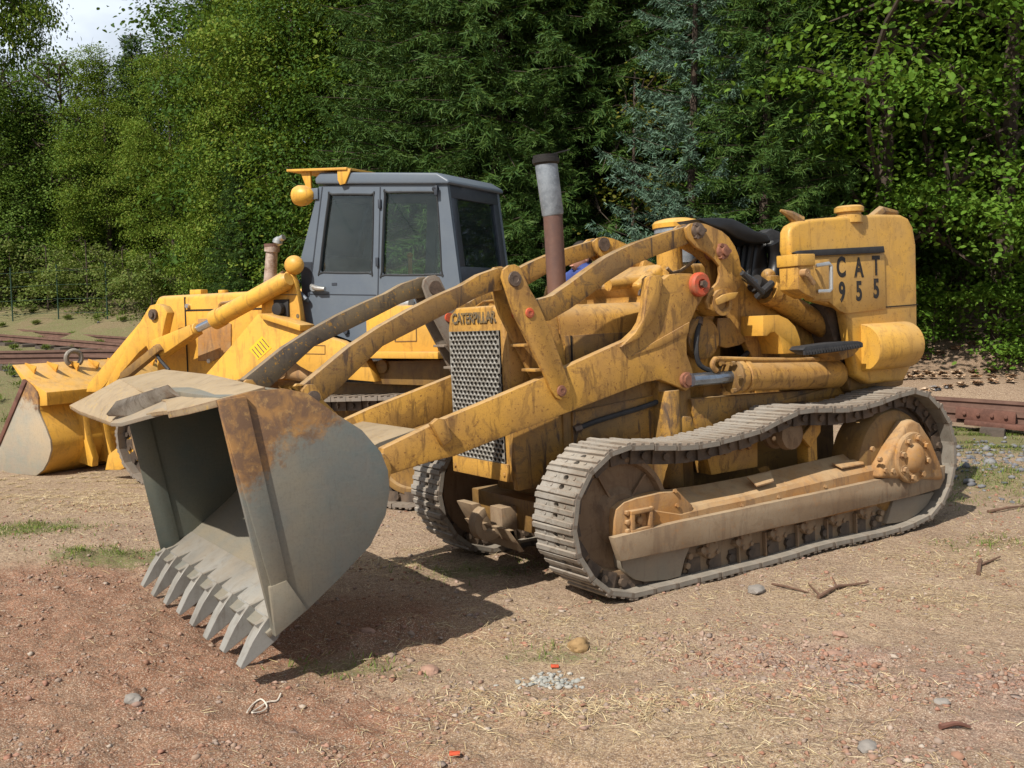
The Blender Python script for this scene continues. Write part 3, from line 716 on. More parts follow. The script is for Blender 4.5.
    b = MB(); L_ = (e2 - e1).length; b.lathe(e1, e2, [(0, .05), (0, .105), (.02, .11), (.05, .11), (.055, .098), (.07, .098), (.075, .108), (.11, .108), (.115, .098), (L_ - .03, .098), (L_, .08)], 30); lc = b.build('lift_cylinder', M['yellow'], LA, smooth=30)
    b = MB(); b.cyl(e0, e1, .042, seg=20); b.build('rod', M['dull_rod'], lc)
    b = MB(); b.lathe(e1 - (e2 - e1).normalized() * .03, e1 + (e2 - e1).normalized() * .05, [(0, .07), (.02, .108), (.06, .108), (.08, .1)], 18)
    for k in range(6):
        a = k * math.pi / 3; p = e1 + Vector((0, .1 * math.cos(a), .1 * math.sin(a))); b.bolt(p + Vector((.03, 0, 0)), (1, 0, 0), .016, .03)
    b.build('gland', M['yellow_shade'], lc)
    b = MB(); b.tube(catmull([A.p3(716.5, 371, .60), A.p3(712.5, 366, .60), A.p3(714, 360.5, .60), A.p3(720, 359, .60), A.p3(760, 360, .60), A.p3(800, 360, .60), A.p3(834, 359, .60), A.p3(837, 364, .60)], 4), .018, 10)
    for v in b.bm.verts: v.co.y *= s
    b.build('oil_pipe', M['yellow'], lc)
    # upright tower that carries the arms
    b = MB(); b.prism(A.poly([(722,250),(732,255),(745,271),(772,299),(800,322),(832,334),(842,362),(838,400),(760,420),(752,357),(746,344),(738,331),(728,319),(716,306),(708,300)], .42), s * .37, s * .42)
    b.prism(A.poly([(660,330),(690,300),(716,306),(700,420),(660,420)], .40), s * .36, s * .40)
    tw = b.build('tower_plate', M['yellow'], LA, bevel=.006)
    b = MB(); x, z = q(704, 338.5, .47); b.cyl((x, s * .40, z), (x, s * .47, z), .135, seg=36); b.build('round_cover', M['yellow_dirty'], tw, bevel=.006)
    b = MB(); b.prism(A.poly([(731,318),(719,318),(717,345),(728,348),(741,345),(748,340),(740,330)], .46), s * .42, s * .45); b.build('cover_plate', M['yellow_dirty'], tw, bevel=.006)
    b = MB(); b.prism(A.poly([(763,315.5),(779,315),(788,319),(796,327),(800.5,340),(801,353),(783.5,354),(782,345),(779,336),(775,332),(771,332.5),(767,336),(763,336)], .62), s * .42, s * .62)
    b.build('step_bracket', M['yellow_clean'], LA, bevel=.008)
    b = MB(); P = A.poly([(803,350),(806,346.5),(838,342),(858,341),(862,342),(862,347.5),(846,350.5),(812,355)], .86); b.prism(P, s * .74, s * .86); st_ = b.build('step_tread', M['rubber'], LA, bevel=.004)
    b = MB()
    for k in range(22):
        x = P[0][0] + (P[4][0] - P[0][0]) * (k + .5) / 22; z = P[0][1] + (P[4][1] - P[0][1]) * (k + .5) / 22 - .02
        b.box((x - .007, s * .855, z - .014), (x + .007, s * .872, z + .014))
    b.build('tread_tooth', M['rubber'], st_)
    b = MB(); b.prism(A.poly([(838,351),(861,347),(853,356),(842,360)], .8), s * .55, s * .8); b.prism(A.poly([(838,362),(851,355),(874,384),(868,390),(800,402),(770,404),(836,386)], .52), s * .46, s * .52); b.build('step_bracket', M['yellow_dirty'], LA, bevel=.006)
# cross member between the arms, its sloping top plate catching the sun
b = MB()
xa, za = q(384, 447, .47); xb, zb = q(446, 419, .47)
b.prism([(xa + .02, za - .02), (xa - .05, za + .005), (xb + .08, zb - .06), (xb + .1, zb - .1), (xa - .02, za - .16)], -.465, .465)
b.build('cross_member', M['lip'], LA, bevel=.01)

# ---- bucket
bk = A.poly([(274,636),(307,609),(339.5,577),(369.5,545),(384.6,514.8),(388.8,490),(387,470),(380,452),(361,430),(335,413.5),(306,393)], 1.0)
top0, top1 = (2.08, 1.372), (2.29, 1.342)
side = bk + [q(283.5, 388.5, 1.0), q(249, 391.5, 1.0), q(217, 400.5, 1.0)]
b = MB()
prof = catmull(bk[1:], 3)
prof = [(bk[0][0] + .015, bk[0][1] - .01)] + prof + [(2.06, side[-3][1] + .005), (2.30, 1.345)]
b.strip(prof, -.985, .985, .028)
bucket = b.build('bucket', M['bucket_in'], LA, bevel=.004)
for s in (1, -1):
    b = MB(); b.prism(side, s * .985, s * 1.012)
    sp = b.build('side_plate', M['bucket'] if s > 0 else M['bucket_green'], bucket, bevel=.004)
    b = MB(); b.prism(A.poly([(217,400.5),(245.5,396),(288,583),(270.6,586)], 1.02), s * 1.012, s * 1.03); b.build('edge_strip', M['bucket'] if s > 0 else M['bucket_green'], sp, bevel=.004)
    if s > 0: b = MB(); b.prism(A.poly([(268.8,587),(286,580),(306.5,609.5),(275,636.5)], 1.025), s * .97, s * 1.036); b.build('corner_shoe', M['bucket_in'], sp, bevel=.005)
    if s < 0:
        b = MB(); x0, z0 = side[-1]; x1, z1 = bk[0]
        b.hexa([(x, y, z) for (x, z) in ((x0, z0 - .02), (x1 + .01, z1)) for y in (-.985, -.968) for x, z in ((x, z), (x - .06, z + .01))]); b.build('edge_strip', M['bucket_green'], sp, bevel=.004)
    b = MB(); P = A.poly([(292,389),(298,398),(303,389),(307,384.5),(314,384.5),(319,391),(323,400),(338,415),(325,412)], .56); b.prism(P, s * .535, s * .565); b.prism(P, s * .39, s * .42)
    br = b.build('link_bracket', M['yellow'], bucket, bevel=.005)
    x, z = q(312, 397, .56); b = MB(); b.lathe((x, s * .37, z), (x, s * .60, z), [(0, .03), (.2, .03), (.205, .032), (.225, .032), (.226, .02), (.228, .012)], 20); b.build('pin', M['pin'], br)
    b = MB(); P = A.poly([(370,470),(378,455),(386,454),(391,460),(393,470),(390,484),(384,490),(372,500)], .6); b.prism(P, s * .55, s * .585); b.prism(P, s * .42, s * .45); b.build('arm_bracket', M['yellow'], bucket, bevel=.005)
# cutting edge and teeth
dx, dz = bk[0][0] - bk[1][0], bk[0][1] - bk[1][1]; l_ = math.hypot(dx, dz); dx /= l_; dz /= l_
b = MB(); e = bk[0]
b.prism([(e[0] - dx * .22, e[1] - dz * .22 + .005), (e[0] - dx * .22 - dz * .034, e[1] - dz * .22 + dx * .034), (e[0] - dx * .045 - dz * .034, e[1] - dz * .045 + dx * .034), (e[0] - dx * .01, e[1] - dz * .01)], -.985, .985)
b.build('cutting_edge', M['tooth'], bucket, bevel=.003)
rt_ = random.Random(4)
tp = None
td = Vector((.71, 0, -.70)).normalized()
for k in range(8):
    y = .925 - k * (1.85 / 7)
    b = MB()
    n_ = Vector((-td.z, 0, td.x)) ; base = Vector((e[0] - dx * .03, y, e[1] - dz * .03)) + n_ * .018; L_ = rt_.uniform(.215, .235)
    def sec(t, hw, up, dn): return [base + td * t + Vector((0, s_ * hw, 0)) + n_ * h_ for s_, h_ in ((-1, -dn), (1, -dn), (1, up), (-1, up))]
    R = [[b.bm.verts.new(p) for p in sec(*a)] for a in ((-.02, .026, .045, .045), (.03, .040, .050, .05), (.10, .040, .040, .035), (L_, .034, .006, .008))]
    for u, v_ in zip(R, R[1:]): b.bridge(u, v_)
    b.face(R[0][::-1]); b.face(R[-1])
    bd = Vector((dx, 0, dz)); bn = Vector((-dz, 0, dx)); o_ = Vector((e[0], y, e[1]))
    b.hexa([o_ + bd * t + Vector((0, s_ * w_, 0)) + bn * h_ for t, w_, hh in ((-.115, .007, .034), (.03, .02, .075)) for s_ in (-1, 1) for h_ in (.02, hh)])
    b.build('tooth', M['tooth'], bucket, bevel=.004, seg=1)
# top lip: thick plate, and the torn flap sagging off its far half
def plate(name, tops, th, mat, parent, bevel=.004):
    """sheet through given top points (a polygon in space), thickness th downwards"""
    b = MB(); t_ = [b.bm.verts.new(p) for p in tops]; u_ = [b.bm.verts.new((p[0] - .2 * th, p[1], p[2] - th)) for p in tops]
    b.face(t_); b.face(u_[::-1]); n = len(tops)
    for i in range(n): b.face((t_[i], u_[i], u_[(i + 1) % n], t_[(i + 1) % n]))
    return b.build(name, mat, parent, bevel=bevel, smooth=20)
lip = plate('top_lip', [(2.10, 1.0, 1.374), (2.32, 1.0, 1.335), (2.39, .78, 1.297), (2.425, .58, 1.272), (2.36, .30, 1.30), (2.33, -.5, 1.335), (2.315, -1.0, 1.375), (2.05, -1.0, 1.416), (2.05, 0, 1.405)], .032, M['lip'], bucket)
plate('torn_flap', [(2.30, .30, 1.312), (2.40, .50, 1.272), (2.43, .38, 1.262), (2.44, .22, 1.245)], .02, M['lip'], lip)
plate('torn_flap', [(2.30, .42, 1.322), (2.40, .50, 1.276), (2.50, -.10, 1.185), (2.49, -.42, 1.165), (2.40, -.2, 1.262), (2.31, .1, 1.325)], .02, M['skid_grey'], lip)
plate('torn_flap', [(2.29, -.30, 1.345), (2.38, -.22, 1.285), (2.49, -.42, 1.168), (2.56, -.95, 1.21), (2.60, -1.0, 1.243), (2.47, -1.0, 1.30), (2.31, -1.0, 1.378)], .022, M['lip'], lip)
b = MB()   # a strip of the lip bent up along the tear
P = [(2.30, .33, 1.325), (2.36, .36, 1.385), (2.47, -.32, 1.285), (2.51, -.40, 1.215), (2.44, -.15, 1.22)]
P2 = [(p[0] - .012, p[1], p[2] - .012) for p in P]
a1 = [b.bm.verts.new(p) for p in P]; a2 = [b.bm.verts.new(p) for p in P2]
b.face(a1); b.face(a2[::-1]); b.bridge(a1, a2)
b.build('bent_strip', M['shoe'], lip)

# ---- rear tank, its lettering and fittings
b = MB(); ty = .72
b.prism([p for p in A.poly([(789.5,250),(790,231),(793,225),(800,221),(815,218.5),(840,216.5),(880,214),(902,214.5),(909,218),(914,227),(917,245),(918,305),(918.5,352),(905,381),(870,384),(857,376),(846.5,313),(846,309),(813,300),(812,262),(793,262)], ty)], .62, ty)
tank = b.build('rear_tank', M['yellow_tank'], LA, bevel=.055, seg=4, smooth=40)
b = MB(); b.prism(A.poly([(811,258),(884.5,253.5),(886,309),(846,313.5),(840,311),(829,301.5),(812,301)], ty + .012), ty - .02, ty + .012)
pn = b.build('letter_panel', M['yellow_tank'], tank, bevel=.004)
b = MB(); b.prism(A.poly([(795,252.5),(800,250.5),(884,246),(885,252.5),(800,256.5)], ty + .03), ty - .005, ty + .03); b.build('edge_strip', M['rubber'], tank, bevel=.006)
b = MB(); b.prism(A.poly([(884,306.6),(918,304),(918,305),(884,307.8)], ty + .004), ty - .01, ty + .004); b.build('seam', M['dark'], tank)
gl = [('C', 841, 268), ('A', 858.8, 268.5), ('T', 876, 266.5), ('9', 842, 293), ('5', 859, 292), ('5', 876.2, 289.5)]
for ch_, px, py in gl:
    x, z = q(px, py, ty + .012)
    text('letter', ch_, .185, basis((-1, 0, 0), (0, 0, 1), (0, 1, 0), (x, ty + .013, z)), M['letter'], tank, bold=.006, depth=.001, sx=.72)
b = MB(); x, z = q(845.5, 213, .2); z = q(880, 214, ty)[1]
x0 = -2.25
b.lathe((x0, .66, z - .06), (x0, .66, z + .06), [(0, .09), (.05, .09), (.055, .08), (.07, .08), (.075, .10), (.105, .10), (.118, .08), (.12, .03)], 28); b.build('filler_cap', M['yellow_tank'], tank)
b = MB()
b.tube([(-1.74, .66, z - .06), (-1.67, .65, z - .01), (-1.60, .63, z + .02)], [.05, .03, .01], 8); b.build('tank_lug', M['yellow_dirty'], tank)
b = MB(); b.tube([(-2.5, .64, z - .04), (-2.62, .64, z + .025), (-2.8, .64, z + .02)], [.045, .045, .02], 8)
b.build('tank_lug', M['yellow_dirty'], tank, bevel=.006)
x, z = q(868.5, 348, .78)
b = MB(); b.lathe((x + .0, .72, z), (x - .53, .72, z), [(0, .05), (.001, .160), (.012, .166), (.48, .166), (.52, .12), (.53, .02)], 40); b.build('side_drum', M['yellow_tank'], tank, smooth=30)
b = MB(); b.prism(A.poly([(845,372),(862,362),(905,366),(905,386),(850,392)], .60), -.6, .60); b.build('tank_foot', M['yellow_shade'], LA, bevel=.03)  # dark paint stands in for the shade below the tank
b = MB(); b.prism(A.poly([(822,303),(846,314),(858,372),(840,362),(832,334)], .60), -.6, .60); b.build('seat_support', M['greasy'], LA)  # dark colour stands in for the black shade in gaps round the cylinder
# control box with its lid and handles
b = MB(); b.prism([(-1.62, 1.66), (-1.52, 1.70), (-1.49, 1.72), (-1.49, 1.87), (-1.64, 1.87), (-1.66, 1.66)], .70, .86); cb = b.build('control_box', M['yellow'], LA, bevel=.012)
b = MB(); b.box((-1.645, .69, 1.868), (-1.478, .87, 1.945)); b.build('box_lid', M['yellow_tank'], cb, bevel=.012)
b = MB(); x, z = q(803, 273, .87); x2, z2 = q(810, 284, .87); b.cyl((x, .855, z), (x, .91, z), .026, seg=12); b.tube([(x, .90, z), (x2, .90, z2)], .016, 8); b.build('box_lever', M['frame_tan'], cb)
b = MB(); b.prism(A.poly([(813,260),(829,259),(831,299),(813,300)], .74), .7, .745); b.build('catch_plate', M['yellow_tank'], tank, bevel=.004)
b = MB(); b.tube([A.p3(816, 266, .76), A.p3(817, 265.5, .83), A.p3(828.5, 263.5, .83), A.p3(831, 266, .83), A.p3(831, 289, .83), A.p3(829, 291, .83), A.p3(819, 291.5, .83), A.p3(818, 291.5, .76)], .014, 8); b.build('grab_handle', M['silver'], LA)
# seat
sx0 = -1.75
b = MB(); b.prism([(-1.25, 1.60), (-1.30, 1.74), (-1.78, 1.72), (-1.80, 1.58)], -.32, .34); seat = b.build('seat', M['black'], LA, bevel=.04, seg=3)
b = MB(); P = A.poly([(694,219.5),(700,218.5),(716,217.8),(730,218.8),(737,222),(752,230.5),(764,234),(768,239.5),(768,243.5),(757,244.5),(745,243),(733,238),(722,231),(705,226)], .33); b.prism(P, .14, .36); b.build('armrest', M['black'], seat, bevel=.03, seg=3)
b = MB(); b.prism([(-1.62, 1.66), (-1.72, 2.12), (-1.84, 2.16), (-1.86, 1.66)], -.34, .30); b.build('backrest', M['black'], seat, bevel=.05, seg=3)
b = MB()
for k in range(11):
    yy = -.28 + k * .055; b.tube([(-1.615, yy, 1.70), (-1.70, yy, 2.06)], .022, 8)
b.build('backrest_rib', M['black'], seat)
b = MB(); b.tube(catmull([A.p3(772, 243, .33), A.p3(775, 252, .33), A.p3(776, 265, .33), A.p3(773, 278, .33), A.p3(768, 290, .33)], 4), .055, 14); b.build('side_bolster', M['black'], seat)
b = MB(); b.prism(A.poly([(766,232),(772,228.5),(786,234),(790,243),(787,252),(776,250),(769,243)], .30), .20, .30); b.build('seat_hinge', M['rubber'], seat, bevel=.012)
b = MB()
for px, py in ((771, 243.5), (785, 243)): x, z = q(px, py, .31); b.bolt((x, .295, z), (0, 1, 0), .02, .03)
b.build('hinge_bolt', M['silver'], seat)
b = MB(); b.cyl(A.p3(791, 254, .55), A.p3(792.5, 233, .55), .014, seg=8); b.cyl(A.p3(794, 250, .55), A.p3(795, 232, .55), .014, seg=8); b.build('control_lever', M['letter_grey'], LA)
b = MB(); b.tube([A.p3(742, 273, .6), A.p3(752, 282, .6), A.p3(763, 293, .6)], .018, 8); b.tube([A.p3(757, 297, .5), A.p3(764, 290, .56), A.p3(772, 283, .56)], .024, 8); b.build('hose', M['rubber'], LA)
for P_ in ([(706,262,.30),(712,275,.36),(722,296,.36),(738,312,.33),(742,330,.30)], [(748,284,.34),(756,300,.38),(760,330,.36),(748,352,.40),(735,362,.46)],
           [(700,318,.45),(696,345,.50),(700,365,.50),(716,372,.52)], [(842,330,.45),(835,345,.50),(815,352,.45),(800,345,.40)], [(640,292,.35),(660,300,.37),(676,312,.37),(690,318,.38)], [(574,430,.42),(600,420,.43),(640,408,.43),(662,400,.45)]):
    b = MB(); b.tube(catmull([A.p3(*t) for t in P_], 5), .017, 8); hs = b.build('hose', M['rubber'], LA)
    b = MB(); t0, t1 = Vector(A.p3(*P_[0])), Vector(A.p3(*P_[1])); b.cyl(t0, t0 + (t1 - t0).normalized() * .05, .026, seg=6); b.build('hose_fitting', M['pin'], hs)
# undercarriage between the tracks, seen below the radiator
b = MB(); b.box((.02, -.50, .30), (.22, .50, .50)); b.cyl((.12, -.55, .36), (.12, .55, .36), .07, seg=18)
ub = b.build('front_axle', M['yellow_shade'], LA, bevel=.015)
b = MB(); R_ = [(.40 + .11 * math.cos(a), .36 + .11 * math.sin(a)) for a in np.linspace(-2.6, 1.3, 14)] + [(.40 + .055 * math.cos(a), .36 + .055 * math.sin(a)) for a in np.linspace(1.3, -2.6, 14)]
b.prism(R_, -.06, .02); b.box((.2, -.09, .30), (.33, .05, .45)); b.build('tow_hook', M['guard_dusty'], ub, bevel=.008)
b = MB(); b.hexa([(x, y, z) for z, xx in ((.20, .10), (.34, .0)) for y in (-.34, .2) for x in (.34 - xx * .3, .38 - xx)]); b.prism([(.36, .46), (.42, .46), (.38, .38), (.30, .24), (.22, .22), (.30, .36)], -.36, -.16); b.build('belly_guard', M['guard_dusty'], ub, bevel=.008)

# ------------------------------------------------------------------ a helper to grow continuous bodies
def skin_body(name, verts, edges, radii, mat, parent=None, root=0, sub=2):
    me = bpy.data.meshes.new(name); me.from_pydata([tuple(v) for v in verts], edges, [])
    o = bpy.data.objects.new(name, me); COL.objects.link(o)
    sk = o.modifiers.new('skin', 'SKIN'); sk.use_smooth_shade = True
    for i, r in enumerate(radii):
        d = me.skin_vertices[0].data[i]; d.radius = r if isinstance(r, tuple) else (r, r); d.use_root = i == root
    ss = o.modifiers.new('sub', 'SUBSURF'); ss.levels = ss.render_levels = sub
    bpy.context.view_layer.update()
    m2 = bpy.data.meshes.new_from_object(o.evaluated_get(bpy.context.evaluated_depsgraph_get()))
    o.modifiers.clear(); o.data = m2; m2.name = name
    m2.materials.clear(); m2.materials.append(mat)
    for p in m2.polygons: p.use_smooth = True
    if parent: o.parent = parent
    return o
# person standing with bent knees on the far track of the loader, back to us, mostly hidden behind the machine
pc = np.array(A.on(582, 268, 1, -.84))
sc_ = np.array([pc[0], -.84, pc[2] - .60])
def bpnt(f, l, u): return (sc_[0] + f, sc_[1] + l, sc_[2] + u)
fz_ = .86 - sc_[2]
V = [bpnt(-.16,0,.10), bpnt(-.10,0,.30), bpnt(-.02,0,.47), bpnt(.0,0,.60), bpnt(.03,0,.67), bpnt(.06,0,.72),
     bpnt(-.02,.17,.53), bpnt(.08,.24,.30), bpnt(.28,.20,.24), bpnt(-.02,-.17,.53), bpnt(.08,-.24,.30), bpnt(.28,-.20,.24),
     bpnt(-.12,.11,.04), bpnt(.16,.13,(.10 + fz_) / 2 + .02), bpnt(-.04,.13,fz_ + .06), bpnt(.12,.13,fz_ + .03), bpnt(-.12,-.11,.04), bpnt(.16,-.13,(.10 + fz_) / 2 + .02), bpnt(-.04,-.13,fz_ + .06), bpnt(.12,-.13,fz_ + .03)]
E_ = [(0,1),(1,2),(2,3),(3,4),(4,5),(2,6),(6,7),(7,8),(2,9),(9,10),(10,11),(0,12),(12,13),(13,14),(14,15),(0,16),(16,17),(17,18),(18,19)]
Rd = [(.15,.12),(.145,.11),(.16,.115),(.09,.085),(.055,.055),(.05,.05),.075,.05,.036,.075,.05,.036,.09,.065,.05,.04,.09,.065,.05,.04]
person = skin_body('person', V, E_, Rd, M['cloth_blue'])
person.matrix_world = A.matrix()
tag(person, 'person in blue shirt with dark strap, mostly hidden behind the front loader', 'person')
b = MB(); hp_ = A.on(580, 258, 1, -.84); hc = Vector((hp_[0], -.84, hp_[2]))
b.sphere(hc, .09, 24, 16, (1.05, .82, 1.2)); b.sphere(hc + Vector((.094, 0, -.015)), .018, 8, 6, (1.2, .8, 1.2)); b.cyl(hc - Vector((.05, 0, .17)), hc - Vector((.02, 0, .03)), .055, seg=14)
for s in (-1, 1):
    b.sphere(hc + Vector((-.01, s * .076, -.01)), .026, 10, 8, (.7, .35, 1.1)); b.sphere(hc + Vector((.082, s * .032, .02)), .012, 8, 6)
b.sphere(hc + Vector((.082, 0, -.058)), .02, 8, 6, (.5, 1.2, .3)); b.build('head', M['skin'], person, smooth=60)
b = MB(); b.sphere(hc + Vector((-.02, 0, .025)), .097, 22, 14, (1.0, .86, 1.1)); b.build('hair', M['hair'], person, smooth=60)
b = MB(); b.tube(catmull([bpnt(.12, .10, .36), bpnt(.08, .13, .52), bpnt(-.02, .10, .60), bpnt(-.11, .03, .54), bpnt(-.17, -.04, .42), bpnt(-.21, -.10, .28)], 4), .02, 8); b.build('strap', M['strap'], person)
b = MB()
for s in (1, -1):
    w0 = Vector(bpnt(.28, s * .20, .24)); b.sphere(w0 + Vector((.05, 0, 0)), .04, 12, 8, (1.2, .9, .5))
    for k in range(4): b.tube([w0 + Vector((.08, (k - 1.5) * .019, 0)), w0 + Vector((.12, (k - 1.5) * .021, -.005)), w0 + Vector((.145 - abs(k - 1.3) * .008, (k - 1.5) * .022, -.03))], [.0095, .009, .007], 8)
    b.tube([w0 + Vector((.03, -s * .03, 0)), w0 + Vector((.07, -s * .06, -.005)), w0 + Vector((.095, -s * .065, -.02))], [.012, .01, .008], 8)
b.build('hand', M['skin'], person, smooth=60)

# ------------------------------------------------------------------ MACHINE 2: the loader with the grey cab behind
LB = empty('crawler_loader', B.matrix(), 'bright yellow crawler loader with a closed blue-grey cab, parked behind the other one', 'loader')
q2 = B.q
pathB_px = [(120,440),(134,424),(150,412)]
fr_c, rr_c = (2.12, .48), (-.95, .50)
def stadium(c0, c1, r, sag=.05):
    P = []
    for a in np.linspace(math.radians(100), math.radians(-95), 18): P.append((c0[0] + r * math.cos(a), c0[1] + r * math.sin(a)))
    for t in np.linspace(.1, .9, 8): P.append((c0[0] + (c1[0] - c0[0]) * t, 0.0))
    for a in np.linspace(math.radians(265), math.radians(80), 18): P.append((c1[0] + r * math.cos(a), c1[1] + r * math.sin(a)))
    for t in np.linspace(.1, .9, 10): P.append((c1[0] + (c0[0] - c1[0]) * t, c1[1] + r + (c0[1] - c1[1]) * t - sag * math.sin(math.pi * t)))
    return [(x, max(0, z)) for x, z in P]
pathB = stadium(fr_c, rr_c, .49)
for s in (1, -1):
    make_track(LB, s * .72, pathB, .36, .172, .045, seed=11 + s, shoe_mat='shoe_dark')
    b = MB(); wheel(b, fr_c, .38, s * .63, s * .80, .1, .03, .05, 40); iw = b.build('idler_wheel', M['idler'], LB, smooth=30)
    b = MB(); x, z = fr_c; b.box((x - .08, s * .79, z - .05), (x + .05, s * .815, z + .03)); b.build('idler_hub', M['yellow_clean'], iw, bevel=.01)
    b = MB(); wheel(b, rr_c, .38, s * .63, s * .80, .12, .03, .05, 40); b.build('sprocket', M['yellow_shade'], LB, smooth=30)
    b = MB(); b.box((-.6, s * .60, .22), (1.75, s * .84, .62)); b.build('track_frame', M['yellow_shade'], LB, bevel=.03)
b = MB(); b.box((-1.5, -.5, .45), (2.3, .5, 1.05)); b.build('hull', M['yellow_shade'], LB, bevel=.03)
x0, z0 = q2(154, 298, .42); x1, z1 = q2(249, 291, .42)
b = MB(); hz = (z0 + z1) / 2
b.prism([(2.52, .75), (2.52, hz - .1), (2.45, hz), (.2, hz + .03), (.2, .75)], -.42, .42); hood = b.build('bonnet', M['yellow_clean'], LB, bevel=.05, seg=3)
b = MB()
for px in (185,):
    x, _ = q2(px, 320, .43); b.box((x - .008, .415, .95), (x + .008, .425, hz - .02))
x, z = q2(200, 310, .43); b.box((.5, .415, z - .008), (q2(185, 310, .43)[0], .425, z + .008)); b.build('seam', M['dark'], hood)
b = MB(); P = B.poly([(198,319),(213,318),(231,324),(231,352),(213,361),(198,361)], .43); b.prism(P, .40, .432); b.build('side_panel', M['frame_tan'], hood, bevel=.006)
b = MB()
for px, py in ((187, 306), (209, 361)): x, z = q2(px, py, .44); b.bolt((x, .42, z), (0, 1, 0), .025, .03)
b.build('hood_catch', M['silver'], hood)
b = MB(); x, z = q2(195, 288, .2); b.box((x - .1, .12, hz), (x + .06, .22, hz + .06)); b.cyl((x - .3, .1, hz), (x - .3, .1, hz + .05), .05); b.build('radiator_cap', M['yellow_clean'], hood, bevel=.01)
e0, e1 = B.p3(270, 285, .1), B.p3(272, 249, .1)
Lx = (Vector(e1) - Vector(e0)).length
b = MB(); b.lathe(e0, e1, [(-.25, .065), (0, .065), (Lx - .03, .058), (Lx - .028, .075), (Lx + .03, .075)], 22); ex = b.build('exhaust_pipe', M['pipe_pale'], LB)
b = MB(); v = Vector(e1); b.lathe(v + Vector((0, 0, .02)), v + Vector((0, 0, .05)), [(0, .078), (.03, .078)], 20); b.build('pipe_collar', M['stack_brown'], ex)
b = MB(); b.lathe(v + Vector((-.07, 0, .03)), v + Vector((-.10, 0, .13)), [(0, .02), (.03, .055), (.06, .05), (.09, .02)], 14); b.cyl(v + Vector((-.10, 0, .09)), v + Vector((-.16, 0, .11)), .03); b.build('rain_flap', M['silver'], ex)

# ---- cab
cy = .50; cf = .39
cabp = B.poly([(319,186),(300.5,260),(302,300),(306,322),(320,329),(357,343),(367,350),(372,352),(463,352),(463,300),(460,285),(447,183)], cy)
w1 = B.poly(catmull([(332,194.5),(371,194.5),(373.5,197.5),(371.8,270),(368.5,273),(323,272.5),(319.8,269.5),(328.6,198)], 3, True), cy)
w2 = B.poly(catmull([(388,192.5),(434,192),(437,195.5),(441.5,270),(438.5,274.5),(385,275),(381.8,271.5),(384.8,196)], 3, True), cy)
cabL = []
b = MB(); b.panel(cabp, [w1, w2], cy - .04, cy)
cab = b.build('cab', M['cab_grey'], LB, smooth=30)
b = MB(); b.panel(cabp, [w1, w2], -cf, -cf + .04); b.build('cab_wall', M['cab_grey'], cab, smooth=30)
for s in (1, -1):
    for wn_ in (w1, w2):
        yo = cy if s == 1 else cf
        b = MB(); b.prism(wn_, s * (yo - .022), s * (yo - .028)); b.build('window_glass', M['glass'], cab)
        b = MB(); b.tube([(p[0], s * (yo - .004), p[1]) for p in wn_ + wn_[:2]], .011, 6); b.build('window_seal', M['seal'], cab)
fx = [cabp[i] for i in (0, 1, 2, 3)]; rx = [cabp[i] for i in (11, 10, 9)]
def cab_end(line, name, zsill, mat, slab=.05, sgn=1):
    """end wall between the two sides: posts, sill, header and a pane"""
    (xt, zt), (xb, zb) = line
    f = lambda z: xt + (xb - xt) * (zt - z) / (zt - zb)
    b = MB()
    for y0, y1 in ((-cf + .041, -cf + .13), (cy - .13, cy - .041)):
        b.hexa([(f(z) - sgn * d, y, z) for z in (zsill, zt - .12) for y in (y0, y1) for d in (0, slab)])
    b.hexa([(f(z) - sgn * d, y, z) for z in (zt - .12, zt) for y in (-cf + .041, cy - .041) for d in (0, slab)])
    b.hexa([(f(z) - sgn * d, y, z) for z in (zb, zsill) for y in (-cf + .041, cy - .041) for d in (0, slab)])
    w = b.build(name, mat, cab, bevel=.006)
    b = MB(); b.hexa([(f(z) - sgn * d, y, z) for z in (zsill - .01, zt - .11) for y in (-cf + .12, cy - .12) for d in (.02, .026)]); b.build('window_glass', M['glass'], cab)
    return w
cab_end((fx[0], fx[1]), 'windscreen_frame', fx[1][1] + .02, M['cab_dark'], sgn=1)
zs2 = q2(458, 266, cy)[1]
cab_end((rx[0], rx[1]), 'rear_frame', zs2, M['cab_dark'], sgn=-1)
b = MB(); b.box((fx[1][0] - .3, -cf + .041, fx[3][1] - .5), (fx[1][0] - .02, cy - .041, fx[1][1] + .03)); b.build('dash', M['cab_dark'], cab, bevel=.02)
b = MB(); b.box((rx[1][0] + .03, -cf + .041, .95), (fx[1][0], cy - .041, fx[3][1] - .25)); b.build('cab_floor', M['cab_dark'], cab)
b = MB(); b.prism([(-.75, 1.5), (-.3, 1.55), (-.32, 1.68), (-.72, 1.66), (-.80, 2.0), (-.92, 2.0), (-.88, 1.5)], -.25, .25); b.build('driver_seat', M['black'], cab, bevel=.03)
b = MB(); x, z = q2(410, 262, .1); b.cyl((x, .1, z - .4), (x, .1, z + .04), .02); b.sphere((x, .1, z + .06), .03); b.build('gear_lever', M['yellow_clean'], cab)
xa_, za_ = q2(317, 184, cy + .03); xb_, zb_ = q2(446.5, 183.5, cy + .03)
b = MB(); b.prism([(xa_ + .02, za_ + .0), (xa_ + .03, za_ + .05), (xa_ - .04, za_ + .105), (xb_ + .1, zb_ + .10), (xb_ - .02, zb_ + .03), (xb_ - .02, zb_ - .005)], -cf - .03, cy + .03); rf = b.build('roof', M['cab_grey'], cab, bevel=.02, seg=3)
b = MB(); x, z = q2(381, 300, cy); 
for px, a, bb in ((381.3, 187, 194), (378.5, 273, 345)):
    pass
